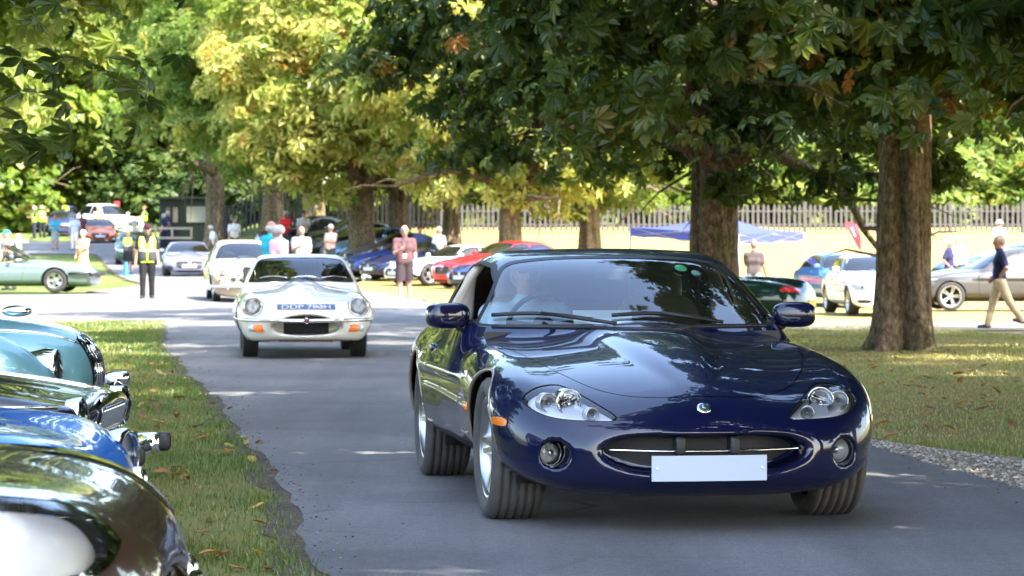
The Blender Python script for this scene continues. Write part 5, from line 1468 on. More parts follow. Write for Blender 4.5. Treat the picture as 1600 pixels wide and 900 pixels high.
# the same avenue goes on beside and behind the viewpoint
for x, y, a, s_, m_ in ((7.4, 22.5, 1.1, .98, near2), (7.0, 10, 3.0, 1.15, near), (10.5, -4, 5.0, 1.0, near2), (13.5, 15, 4.2, 1.05, near), (13.5, 43, 2.2, 1.0, near2)):
    tree(m_, 'unseen chestnut tree added beyond the right edge to shade the near cars', (x, y, float(gz(x, y))), a, s_)
tree(near, 'unseen chestnut tree added beyond the right edge to shade the near cars', (8.4, 1.2, 0), 2.6, 1.0, zs=1.1)  # unseen tree added for shade on the blue coupe and near cars
tree(near2, 'unseen tall chestnut added at right to shade the blue coupe and left branch', (7.8, 15.0, 0), 1.9, .86, zs=2.2)  # unseen tree added and stretched tall to hold back the sun
OV = tree(near2, 'chestnut whose shaded branch hangs over the parked classic cars at top left', (-8.6, 20.5, .15), 4.1, 1.0, zs=.72)
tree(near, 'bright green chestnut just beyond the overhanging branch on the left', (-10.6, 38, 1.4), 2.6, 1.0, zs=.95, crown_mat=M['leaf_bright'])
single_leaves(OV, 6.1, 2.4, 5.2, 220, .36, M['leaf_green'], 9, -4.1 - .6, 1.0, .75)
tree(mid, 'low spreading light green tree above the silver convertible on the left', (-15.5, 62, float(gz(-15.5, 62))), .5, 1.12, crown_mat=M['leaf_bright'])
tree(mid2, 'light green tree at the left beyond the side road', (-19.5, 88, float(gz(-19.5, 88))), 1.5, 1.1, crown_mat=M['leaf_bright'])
Yl = M['leaf_yellow']
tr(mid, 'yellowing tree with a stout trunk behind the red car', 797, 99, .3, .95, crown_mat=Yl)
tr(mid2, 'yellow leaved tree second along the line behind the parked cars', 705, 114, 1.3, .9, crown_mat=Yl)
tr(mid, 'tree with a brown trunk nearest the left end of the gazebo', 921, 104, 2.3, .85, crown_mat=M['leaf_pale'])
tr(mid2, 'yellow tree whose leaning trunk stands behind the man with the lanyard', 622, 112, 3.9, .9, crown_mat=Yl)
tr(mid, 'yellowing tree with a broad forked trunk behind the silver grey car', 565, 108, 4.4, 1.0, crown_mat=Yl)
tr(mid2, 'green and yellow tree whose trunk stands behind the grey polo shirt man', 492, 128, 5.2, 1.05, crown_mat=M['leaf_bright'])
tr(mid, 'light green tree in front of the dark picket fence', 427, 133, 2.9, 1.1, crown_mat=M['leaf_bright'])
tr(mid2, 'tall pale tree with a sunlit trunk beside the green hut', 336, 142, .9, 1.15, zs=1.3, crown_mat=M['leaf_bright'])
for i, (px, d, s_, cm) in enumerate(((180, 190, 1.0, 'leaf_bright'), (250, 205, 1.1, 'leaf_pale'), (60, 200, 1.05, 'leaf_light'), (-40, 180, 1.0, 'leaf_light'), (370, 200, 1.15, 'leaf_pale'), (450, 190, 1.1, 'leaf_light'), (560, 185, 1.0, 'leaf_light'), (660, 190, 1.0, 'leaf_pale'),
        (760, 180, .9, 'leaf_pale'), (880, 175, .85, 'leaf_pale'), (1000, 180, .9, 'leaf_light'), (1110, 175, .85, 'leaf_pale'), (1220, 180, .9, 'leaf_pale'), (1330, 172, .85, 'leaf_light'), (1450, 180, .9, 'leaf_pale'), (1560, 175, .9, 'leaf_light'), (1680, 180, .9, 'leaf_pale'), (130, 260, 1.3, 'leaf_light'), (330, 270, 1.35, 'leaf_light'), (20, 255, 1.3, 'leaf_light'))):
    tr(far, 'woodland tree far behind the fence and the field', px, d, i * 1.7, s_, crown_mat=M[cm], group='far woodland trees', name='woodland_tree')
# bushes behind the fences
bush = scatter_mesh('foliage', SPRAY[0], SPRAY[1], *crown_leaves(91, 3.2, -.2, 4.2, 90, 34, .55, SPRAY, clump=.9, low_bias=.3), M['leaf_pale'], parent=False)
def shrub(label, px, d, rz, sc, mt, group):
    t = thing('bush', label, 'bush', G(px, d), rz, group); t.scale = (sc, sc, sc * .9)
    o = link('foliage', bush, t); o['kind'] = 'stuff'; o.material_slots[0].link = 'OBJECT'; o.material_slots[0].material = M[mt]
for i, px in enumerate(range(500, 1700, 95)):
    shrub('rounded pale bush growing behind the picket fence', px + (i % 3) * 20, 143 + (i % 2) * 5, i * 1.3, .95 + .1 * (i % 3), 'leaf_pale' if i % 3 else 'leaf_light', 'bushes behind the picket fence')
for i, (px, d, s_) in enumerate(((215, 196, 1.5), (248, 186, 1.3), (272, 182, 1.2), (150, 215, 1.7), (95, 210, 1.5), (40, 188, 1.3), (-5, 178, 1.2), (310, 186, 1.3), (395, 160, 1.1))):
    shrub('leafy bush growing beyond the gate and the entrance road', px, d, i * 2.1, s_, 'leaf_dark' if i in (1, 2, 7, 8) else 'leaf_light', 'bushes beyond the gate')

# ---------------------------------------------------------------- fences, hut, gate, gazebo, flag
M['wood_grey'] = simple('weathered_wood', (.062, .057, .055), .85, vary=.3, vscale=8); M['wood_dark'] = simple('dark_wood', (.018, .017, .015), .8, vary=.3, vscale=8)
M['wood_pale'] = simple('pale_painted_wood', (.42, .36, .28), .7, vary=.15, vscale=5)
def picket_fence(label, pA, pB, mat, pitch, ht, wd=.11):
    A, B = Vector(pA), Vector(pB); n = int((B - A).length / pitch); f = thing('picket_fence', label, 'fence', pA)
    pm = MB(); h = ht; x = wd / 2; y = .014
    pm.add([(-x, -y, .06), (x, -y, .06), (x, -y, h - .1), (0, -y, h), (-x, -y, h - .1), (-x, y, .06), (x, y, .06), (x, y, h - .1), (0, y, h), (-x, y, h - .1)],
           [(0, 1, 2, 3, 4), (9, 8, 7, 6, 5), (0, 5, 6, 1), (1, 6, 7, 2), (2, 7, 8, 3), (3, 8, 9, 4), (4, 9, 5, 0)])
    me = pm.mesh('picket', mat); po = MB().box((0, 0, (ht + .1) / 2), (.16, .16, ht + .1)).mesh('fence_post', mat); rg = random.Random(3)
    d = (B - A) / n; rz = math.atan2(d.y, d.x)
    for i in range(n + 1):
        p = A + d * i; p.z = float(gz(p.x, p.y))
        if i % 14 == 0:
            o = link('fence_post', po, f); o.location = p - A + Vector((0, .09, 0)); o.rotation_euler = (0, 0, rz)
        o = link('picket', me, f); o.location = p - A + Vector((0, 0, rg.uniform(-.03, .02))); o.rotation_euler = (0, rg.uniform(-.025, .025), rz)
    for hz_ in (.35, ht - .35):
        pts = []
        for i in range(0, n + 1, 7): p = A + d * i; p.z = float(gz(p.x, p.y)) + hz_; pts.append(p - A + Vector((0, .04, 0)))
        MB().tube(pts, .045, 4).build('rail', mat, f)
picket_fence('long weathered grey picket fence at the top of the dry field', G(690, 131), G(1720, 131), M['wood_grey'], .24, 1.32)
picket_fence('dark picket fence in the shade behind the trees left of centre', G(352, 140), G(690, 133), M['wood_dark'], .26, 1.75, .12)
hut = thing('ticket_hut', 'dark green wooden hut with a wide window beside the entrance gate', 'hut', G(299, 152), .12)
M['hut_green'] = simple('dark_green_boards', (.022, .032, .018), .7, vary=.3, vscale=3)
wl = MB(); 
for i in range(14): MB().box((0, -.95 - .012 * (i % 2), .10 + i * .17), (3.4, .03, .165)).build('plank', M['hut_green'], hut)
MB().box((0, 0, 1.2), (3.4, 1.9, 2.4)).build('wall', M['hut_green'], hut)
MB().box((0, -.1, 2.5), (3.8, 2.5, .12)).build('roof', M['hut_green'], hut)
wf = MB().box((.55, -1.0, 1.62), (1.75, .06, .98)).build('window', M['hut_green'], hut); MB().box((.55, -1.035, 1.62), (1.6, .02, .84)).build('pane', simple('hut_glass', (.30, .34, .30), .06, .35, 1.0), wf)
dr = MB().box((-1.05, -1.0, 1.15), (.85, .06, 2.1)).build('door', M['wood_dark'], hut)
for dx in (-.2, .2): MB().box((-1.05 + dx, -1.035, 1.6), (.26, .02, .8)).build('pane', simple('door_glass', (.08, .10, .09), .08, .2, 1.0), dr)
gate = thing('timber_gate', 'pale five bar timber gate standing open in front of the hut', 'gate', G(210, 147), .05)
MB().box((0, 0, .75), (.22, .22, 1.5)).build('gate_post', M['wood_pale'], gate)
for z in (.55, 1.05): MB().box((1.55, 0, z), (2.9, .07, .12)).build('rail', M['wood_pale'], gate)
for x in (.2, 1.1, 1.95, 2.95): MB().box((x, -.04, .8), (.10, .06, .62)).build('stile', M['wood_pale'], gate)
rf = thing('rail_fence', 'short pale timber rail fence at the far left edge', 'fence', G(30, 120), .0)
for x in (0, -.9, -1.9): MB().box((x, 0, .7), (.2, .2, 1.5)).build('post', M['wood_pale'], rf)
for z in (.5, 1.15): MB().box((-1.2, -.05, z), (3.2, .06, .13)).build('rail', M['wood_pale'], rf)
sg_ = thing('notice_board', 'small dark red notice board on a post beside the white pickup', 'sign', G(183, 172)); MB().box((0, 0, .9), (.09, .09, 1.8)).build('post', M['wood_dark'], sg_); MB().box((0, -.06, 1.75), (.34, .04, .55)).build('panel', simple('sign_red', (.30, .02, .02), .5), sg_)
# gazebo
M['canvas'] = simple('purple_blue_canvas', (.032, .042, .22), .75, vary=.08, vscale=3)
gb = thing('gazebo', 'pop up gazebo with a purple blue canopy on thin legs behind the dark trunk', 'gazebo', (0, 0, 0))
c4 = [np.array(G(985, 84)), np.array(G(1154, 79)), np.array(G(1256, 86)), np.array(G(1090, 91))]
ev = [c + np.array([0, 0, h_]) for c, h_ in zip(c4, (2.02, 1.98, 1.95, 1.98))]; zt = max(e[2] for e in ev)
ap = sum(ev) / 4 + np.array([0, 0, .52]); gb.location = tuple(sum(c4) / 4); o_ = sum(c4) / 4
for i in range(4):
    a_, b_ = ev[i] - o_, ev[(i + 1) % 4] - o_; t_ = ap - o_; n = 8
    V = []; F = []
    for r in range(n + 1):
        for k in range(n + 1):
            u, v = k / n, r / n; p = (a_ * (1 - u) + b_ * u) * (1 - v) + t_ * v; p = p - np.array([0, 0, .16 * math.sin(PI * v) * (.4 + .6 * (2 * abs(u - .5)) ** .5 * 0 + .6)]) ; V.append(p)
    for r in range(n):
        for k in range(n): F.append((r * (n + 1) + k, r * (n + 1) + k + 1, (r + 1) * (n + 1) + k + 1, (r + 1) * (n + 1) + k))
    MB().add(V, F, True).build('canopy_panel', M['canvas'], gb)
    V = []; F = []
    for k in range(n + 1):
        p = a_ * (1 - k / n) + b_ * k / n; sag = .02 * math.sin(k * 2.1); V += [p, p - np.array([0, 0, .26 + sag])]
    for k in range(n): F.append((2 * k, 2 * k + 1, 2 * k + 3, 2 * k + 2))
    MB().add(V, F, True).build('valance', M['canvas'], gb)
    MB().tube([c4[i] - o_, a_], .028, 8).build('leg', M['dull_metal'], gb)
    mbt = MB(); m_ = (a_ + b_) / 2
    for q in (a_, b_): mbt.tube([q - np.array([0, 0, .25]), m_ - np.array([0, 0, .02])], .014, 6); mbt.tube([q, m_ - np.array([0, 0, .3])], .014, 6)
    mbt.build('truss', M['dull_metal'], gb)
# feather flag leaning behind the white saloon
ff = thing('feather_flag', 'red feather shaped flag leaning above the white saloon', 'flag', G(1352, 77))
pole = [Vector((-.0, 0, 0)), Vector((-.12, 0, 1.2)), Vector((-.30, 0, 1.9)), Vector((-.55, 0, 2.28))]
MB().tube(pole, [.02, .018, .012, .008], 8).build('pole', M['dull_metal'], ff)
fp = cspline([(-.12, 1.55), (-.28, 1.78), (-.46, 2.10), (-.56, 2.27), (-.44, 2.32), (-.28, 2.26), (-.16, 2.05)], 5); k = len(fp)
V = [(x, -.02 + .03 * math.sin(z * 9), z) for x, z in fp] + [(x, -.008 + .03 * math.sin(z * 9), z) for x, z in fp]
MB().add(V, [tuple(range(k)), tuple(range(2 * k - 1, k - 1, -1))] + [(i, (i + 1) % k, k + (i + 1) % k, k + i) for i in range(k)]).build('flag_cloth', simple('flag_red', (.55, .015, .03), .7), ff)
MB().add([(-.30, -.045, 1.95), (-.26, -.045, 1.92), (-.36, -.045, 2.18), (-.40, -.045, 2.16)], [(0, 1, 2, 3)]).build('flag_mark', M['white'], ff)

# ---------------------------------------------------------------- cars
def cloc(px, d, a, P):
    """ground point of the front axle for a car whose nose shows at px, distance d"""
    x, y = at(px, d), d; x -= math.sin(a) * P['fa']; y += math.cos(a) * P['fa']
    return (x, y, float(gz(x, y)))
R_ = math.radians
def slope(c):
    # sit the car on the ground: pitch so both axles touch
    th = c.root.rotation_euler.z; wb = c.P['ra'] - c.P['fa']; x, y, z = c.root.location
    zr = float(gz(x + math.cos(th) * wb, y + math.sin(th) * wb)); c.root.rotation_euler.y = -math.atan2(zr - z, wb); return c
et = build_etype('classic_coupe', 'white sixties coupe with round headlamps driving behind the dark blue car', (-2.46, 33.5, 0), R_(6), paint('old_white_paint', (.77, .755, .68), 0, .35, (.03, .03, .03)), plate='DDP 793H', h=.022)
et.wheels(.185, .20, 'wire', 0, n=40)
br = build_etype('classic_coupe', 'dark brown classic nose with a long glass covered headlamp at bottom left', (-.757 - .98, 6.5, 0), R_(90), paint('dark_brown_paint', (.05, .028, .018), .1, .3), cover=True, h=.02, P=ETB); br.wheels(.185, .20, 'wire')
bl = build_etype('classic_coupe', 'bright blue classic nose with chrome headlamp second from the bottom left', (-1.19 - .98, 8.9, 0), R_(90), paint('bright_blue_paint', (.02, .16, .60), .1, .3), h=.026, P=dict(ETB, id='etc', top=[(x_, z_ - .04) for x_, z_ in ETB['top']], edge=[(x_, z_ - .04) for x_, z_ in ETB['edge']]), blunt=True); bl.wheels(.185, .20, 'wire')
# black saloon with an upright chrome framed grille
BK = scaled(dict(SAL, nose=[(.10, .20), (.3, .14), (.45, .07), (.58, .015), (.67, .0), (.73, .03), (.85, .2)], na=.10, np=4, kside=.10, knose=.06, ecrest=.8, top=[(-.1, .70), (0, .685), (.2, .715), (.9, .80), (1.62, .88), (2.4, .88), (4.2, .90), (4.76, .84)],
    edge=[(-.1, .66), (0, .65), (.3, .70), (.9, .77), (1.7, .79), (2.4, .88), (4.2, .86), (4.76, .78)]), 'bk', 4.7, .86, 1.46, 2.8, .95, .34)
M['black_paint'] = paint('black_paint', (.006, .006, .008), 0, .3)
def build_black():
    c = Car(BK, 'classic_saloon', 'glossy black classic saloon with a chrome edged nose parked between the blue and teal cars', 'car', cloc(180, 11.5, R_(90), BK), R_(90), h=.028, mat=M['black_paint'])
    c.arches(.38, lip=False)
    gp = cspline(mir([(0, .640), (.25, .635), (.33, .615), (.35, .56), (.32, .50), (0, .49)]), 5)
    Ti, Tb = c.ring(gp, 'front', lambda x, y, z: x < .8, .03); g = c.emit('grille', Ti, M['mesh'], -.03); c.emit('grille_frame', Tb, M['chrome'], .012, g)
    for k in range(-6, 7):
        p = c.front(np.stack([np.full(8, k * .05), np.linspace(.51, .63, 8)], 1)); c.line('grille_bar', p, .008, M['chrome'], parent=g)
    for sg in (1, -1):
        lamp_round(c, sg * .60, .60, .05, .08)
        for z0 in (.655, .50):
            q = c.side(np.stack([np.linspace(.12, 3.9, 30), np.full(30, z0) + .02 * np.linspace(0, 1, 30)], 1), sg); c.line('chrome_strip', q, .007, M['chrome'], off=.004)
        o = MB().blob((0, 0, 0), (.13, .07, .10), .55, 12, 16).build('overrider', M['chrome'], c.root); o.location = (-.07 - c.x0, sg * .42, .44)
        o = MB().blob((0, 0, 0), (.06, .055, .08), .5, 10, 14).build('overrider_tip', M['black'], c.root); o.location = (-.145 - c.x0, sg * .42, .45)
        shut(c, [(1.75, .95), (1.7, .5), (1.85, .34), (2.7, .34), (2.8, .95)], 'side', lambda x, y, z: y * sg > .7, 'door')
    pts = [(-.06 + .5 * abs(y) ** 5, y, .43) for y in np.linspace(-.86, .86, 27)]; c.line('bumper', pts, .055, M['chrome'], n=12)
    o = MB().blob((0, 0, 0), (.10, .10, .06), .6).build('bonnet_ornament', M['chrome'], c.root); o.location = (-.01 - c.x0, 0, .735)
    c.line('chrome_strip', c.hit(np.stack([np.linspace(.06, 1.5, 20), np.zeros(20)], 1), 2, 1.4, .3), .008, M['chrome'], off=.002)
    std_glass(c, [(0, 1.38), (.3, 1.37), (.5, 1.32), (.60, 1.2), (.68, 1.05), (.6, 1.01), (0, 1.02)], [[(2.1, 1.03), (2.4, 1.3), (2.8, 1.34), (2.8, 1.03)], [(2.88, 1.03), (2.88, 1.34), (3.4, 1.27), (3.7, 1.05)]], None, 2.6)
    c.emit('body', c.T, c.paint); c.wheels(.18, .19, 'disc', n=36, matr=M['chrome']); MB().box((2.3 - c.x0, 0, .25), (3.4, 1.1, .06)).build('floor_pan', M['under'], c.root)
    return c
build_black()
# teal roadster with separate wings
TL = scaled(dict(SPORT, id='tl', top=[(-.1, .70), (0, .74), (.1, .80), (.4, .86), (.9, .90), (1.5, .93), (2.0, .94), (2.4, .90), (3.4, .86), (4.2, .76), (4.76, .55)], edge=[(-.1, .55), (0, .6), (.4, .72), (.9, .70), (1.5, .68), (2.4, .78), (3.4, .86), (4.2, .70), (4.76, .5)],
    W=[(-.1, .30), (.2, .34), (.6, .42), (1.0, .50), (1.5, .58), (2.0, .68), (2.6, .76), (3.4, .78), (4.2, .70), (4.76, .45)], nose=[(.1, .5), (.3, .2), (.45, .03), (.6, .0), (.75, .01), (.9, .12)], na=.6, np=2, kside=.16, valley=False, ecrest=1.0), 'tl', 4.40, .78, 1.30, 2.59, .72, .34, track=.66)
TL.pop('roof'); TL.pop('cw'); TL.pop('bulge', None); TL['W'] = [(x, w_) for x, w_ in TL['W']]
def tl_extra(s, f, x, y, z):
    ay = np.abs(y); zc = _tlz(x); r = _tlr(x)
    d = np.sqrt(((ay - .60) * 1.05) ** 2 + (np.maximum(np.abs(z - zc + .10) - .10, 0)) ** 2 + 1e-6) - r
    d = smax(d, .14 - x, .05)
    return smin(f, d, .10)
_tlz = table([(-.2, .42), (.1, .50), (.4, .62), (.8, .70), (1.2, .66), (1.8, .54), (2.6, .40), (4.5, .40)], .05); _tlr = table([(-.2, .06), (.12, .13), (.35, .20), (.8, .22), (1.4, .20), (2.0, .17), (3.0, .10), (4.5, .05)], .05)
M['teal_paint'] = paint('teal_metallic_paint', (.13, .28, .30), .45, .34)
def build_teal():
    c = Car(TL, 'classic_roadster', 'pale teal open roadster with separate wings and chrome headlamps at left', 'car', cloc(160, 14.6, R_(90), TL), R_(90), h=.03, mat=M['teal_paint'], extra=tl_extra)
    c.arches(.36, lip=False)
    gp = cspline(mir([(0, .80), (.12, .78), (.155, .68), (.14, .52), (.08, .42), (0, .40)]), 5)
    Ti, Tb = c.ring(gp, 'front', lambda x, y, z: x < .8, .022); g = c.emit('grille', Ti, M['gap'], -.04); c.emit('grille_frame', Tb, M['chrome'], .012, g)
    for k in range(-3, 4):
        p = c.front(np.stack([np.full(8, k * .038), np.linspace(.44, .77, 8)], 1)); c.line('grille_bar', p, .008, M['chrome'], parent=g)
    for sg in (1, -1):
        o = lamp_round(c, sg * .50, .66, .16, .095, deep=.09); MB().lathe([(.105, 0), (.11, .05), (.09, .14), (.05, .22), (.001, .26)], 24, 'x').build('lamp_pod', M['chrome'], o)
        MB().blob((0, 0, 0), (.16, .06, .06), .9).build('side_light', M['chrome'], c.root, loc=(.55 - c.x0, sg * .62, .93))
        b_ = [(.02 + .3 * t * t, sg * (.25 + .5 * t), .42) for t in np.linspace(0, 1, 10)]; c.line('bumper', b_, .03, M['chrome'], n=10)
        p = c.hit(np.stack([np.linspace(.10, 1.6, 20), sg * np.linspace(.16, .44, 20)], 1), 2, 1.4, .3); c.line('chrome_strip', p, .008, M['chrome'], off=.002)
    p = c.hit(np.stack([np.linspace(.02, 1.7, 24), np.zeros(24)], 1), 2, 1.4, .3); c.line('chrome_strip', p, .010, M['chrome'], off=.003)
    # low windscreen
    mb = MB()
    for sg in (1, -1): mb.tube([(1.85 - c.x0, sg * .58, .88), (2.05 - c.x0, sg * .56, 1.22)], .014, 8)
    mb.tube([(2.05 - c.x0, y, 1.22 + .02 * (1 - (y / .56) ** 2)) for y in np.linspace(-.56, .56, 10)], .012, 8); mb.tube([(1.75 - c.x0, y * .58, .93) for y in np.linspace(-1, 1, 8)], .012, 8)
    f = mb.build('windscreen_frame', M['chrome'], c.root)
    MB().add([(1.86 - c.x0, .57, .92), (1.86 - c.x0, -.57, .92), (2.05 - c.x0, -.55, 1.21), (2.05 - c.x0, .55, 1.21)], [(0, 1, 2, 3)]).build('windscreen', M['glass'], f)
    o = MB().blob((0, 0, 0), (.10, .06, .10), .7).tube([(0, 0, 0), (.02, 0, -.2)], .012, 6).build('door_mirror', M['chrome'], c.root); o.location = (1.45 - c.x0, .60, .98)
    o = MB().blob((0, 0, 0), (.20, .05, .05), .5).blob((-.02, 0, .04), (.09, .05, .05), .5).build('bonnet_strap', simple('oxblood_leather', (.09, .02, .03), .5), c.root); q = c.hit([(.95, .20)], 2, 1.4, .3)[0]; o.location = (q[0] - c.x0, q[1], q[2] + .02)
    seats(c, 2.75, .72, .33, 'leather', dash=False)
    c.emit('body', c.T, c.paint); c.wheels(.16, .20, 'wire', n=36)
    return c
build_teal()
# tan old saloon behind the white coupe
TN = scaled(dict(SAL, top=[(-.1, .66), (0, .74), (.08, .86), (.3, .95), (.8, 1.0), (1.62, 1.04), (2.4, 1.0), (3.6, 1.0), (4.2, .95), (4.76, .7)], edge=[(-.1, .50), (0, .56), (.15, .72), (.4, .82), (.9, .86), (1.6, .86), (2.4, .90), (3.6, .92), (4.2, .85), (4.76, .6)], valley=True, ecrest=.62, na=.28,
    nose=[(.1, .10), (.3, .03), (.5, .0), (.7, .01), (.85, .06), (1.0, .2)], kside=.15, knose=.14), 'tn', 4.75, .86, 1.50, 2.85, .85, .34)
def build_tan():
    c = Car(TN, 'classic_saloon', 'pale tan post war saloon following the white coupe on the road', 'car', cloc(388, 66, R_(9), TN), R_(9), h=.035, mat=paint('tan_silver_paint', (.32, .27, .19), .2, .35))
    c.arches(.37, lip=False)
    gp = cspline(mir([(0, .86), (.10, .84), (.13, .7), (.10, .46), (0, .44)]), 4)
    Ti, Tb = c.ring(gp, 'front', lambda x, y, z: x < .8, .03); g = c.emit('grille', Ti, M['gap'], -.03); c.emit('grille_frame', Tb, M['chrome'], .012, g)
    for sg in (1, -1):
        q = c.front([(sg * .55, .70)])[0]; lamp_round(c, sg * .55, .70, q[0] - .005, .10)
        q = c.front([(sg * .36, .56)])[0]; lamp_round(c, sg * .36, .56, q[0] - .005, .065, nm='fog_light')
        q = c.front([(sg * .66, .55)])[0]; o = MB().blob((0, 0, 0), (.05, .07, .05), .7).build('indicator', M['red_lens'], c.root); o.location = c.loc(q)
        o = MB().blob((0, 0, 0), (.08, .07, .22), .6).build('overrider', M['chrome'], c.root); o.location = (-.06 - c.x0, sg * .48, .44)
    pts = [(-.02 + .32 * abs(y) ** 3, y, .42) for y in np.linspace(-.85, .85, 23)]; c.line('bumper', pts, .045, M['chrome'], n=10)
    std_glass(c, [(0, 1.40), (.3, 1.39), (.5, 1.34), (.58, 1.24), (.66, 1.06), (.6, 1.05), (0, 1.07)], [[(2.0, 1.06), (2.3, 1.32), (2.8, 1.38), (2.8, 1.05)], [(2.9, 1.05), (2.9, 1.37), (3.4, 1.28), (3.7, 1.06)]], [(0, 1.36), (.45, 1.3), (.45, 1.12), (0, 1.1)], 2.6, 'glass', zmin=1.0)
    mirrors(c, 1.9, .92, 1.05, (.10, .15, .11))
    c.emit('body', c.T, c.paint); c.wheels(.17, .19, 'disc', n=30, matr=M['chrome']); seats(c, 2.8, .80, .34); MB().box((2.3 - c.x0, 0, .27), (3.4, 1.1, .06)).build('floor_pan', M['under'], c.root)
    return c
tan = slope(build_tan())
def mod(P, name, label, px, d, adeg, mat, style='ft', **k):
    a = R_(adeg); return slope(build_modern(P, name, label, cloc(px, d, a, P), a, mat, style, **k))
pt = lambda n, c, m=.3: paint(n, c, m, .32)
GRP = None
lil = mod(FT, 'sports_car', 'lilac silver sports car with its mirrors out behind the hi vis marshal', 296, 104, 8, pt('lilac_silver_paint', (.15, .155, .23), .3))
drk = mod(SAL, 'saloon_car', 'dark teal saloon coming down the road behind the marshals', 213, 124, 8, pt('dark_teal_paint', (.02, .05, .06)), 'sal')
org = mod(FT, 'sports_car', 'burnt orange sports car further up the entrance road', 157, 154, 12, pt('burnt_orange_paint', (.42, .09, .02), .3))
pk = mod(SUV, 'suv_car', 'large white four by four turning at the top of the entrance road', 207, 167, 40, pt('white_van_paint', (.75, .75, .75), 0), 'suv', plate=None); pk.root.scale = (1.14, 1.08, 1.16)
mod(SUV, 'suv_car', 'blue four by four parked behind the two marshals at far left', 72, 178, -10, pt('mid_blue_paint', (.06, .10, .28)), 'suv')
mod(SAL, 'saloon_car', 'dark blue saloon beside the blue four by four at far left', 100, 168, 10, pt('ink_blue_paint', (.03, .05, .14)), 'sal')
# row of parked cars on the grass in the middle, from the right
mod(FT, 'sports_car', 'dark blue sports car nose just left of the blue coupe roof', 716, 84, -48, pt('navy_paint', (.015, .03, .14)))
red = mod(SAL, 'saloon_car', 'bright red car parked at the right end of the row', 690, 88, -50, pt('bright_red_paint', (.55, .012, .02), 0), 'sal', plate='plate_white')
wht = mod(FT, 'sports_car', 'white sports coupe with black wheels parked beside the red car', 612, 91.5, -55, pt('white_paint', (.74, .76, .78), 0), rims='black')
mod(FT, 'sports_car', 'midnight blue sports car half hidden behind the standing man', 574, 96, -52, pt('midnight_paint', (.012, .016, .06)))
blu = mod(FT, 'sports_car', 'royal blue sports car with large silver wheels in the row', 541, 99, -58, pt('royal_blue_paint', (.02, .05, .22)), nsp=10)
mod(FT, 'sports_car', 'grey coupe parked behind the royal blue car', 538, 104.5, -55, pt('mid_grey_paint', (.13, .13, .14), .5))
mod(FT, 'sports_car', 'sky blue coupe in the middle of the row', 510, 109, -55, pt('sky_blue_paint', (.10, .25, .45)))
mod(FT, 'sports_car', 'black coupe with bright window edges in the row', 482, 113, -55, pt('gloss_black_paint', (.01, .01, .012), 0))
mod(FT, 'sports_car', 'dark green coupe at the far end of the row', 458, 116, -60, pt('dark_green_paint', (.01, .025, .018), 0))
mod(FT, 'sports_car', 'black coupe parked below the dark picket fence', 402, 119, -64, pt('far_black_paint', (.008, .008, .01), 0))
# on the right
M['green_paint'] = pt('racing_green_paint', (.003, .026, .016), .1)

xf = mod(SAL, 'saloon_car', 'white saloon with a black mesh grille parked behind the chestnut trunk', 1394, 67, 4, pt('polar_white_paint', (.76, .77, .78), 0), 'sal', plate=None)
mod(SAL, 'saloon_car', 'light blue car showing its headlamps just left of the white saloon', 1366, 77, 12, pt('light_blue_paint', (.05, .16, .36)), 'sal')
fp_ = mod(SUV, 'suv_car', 'grey four by four with large silver wheels parked at the right', 1424, 74, -88, pt('slate_grey_paint', (.05, .05, .053), .2), 'suv', wst='twin')
mod(SAL, 'saloon_car', 'dark blue saloon parked behind the grey four by four', 1458, 90, -86, pt('deep_blue_paint', (.02, .05, .17)), 'sal')
mod(SAL, 'saloon_car', 'powder blue saloon further behind at the right edge', 1520, 97, -86, pt('powder_blue_paint', (.20, .32, .48)), 'sal')
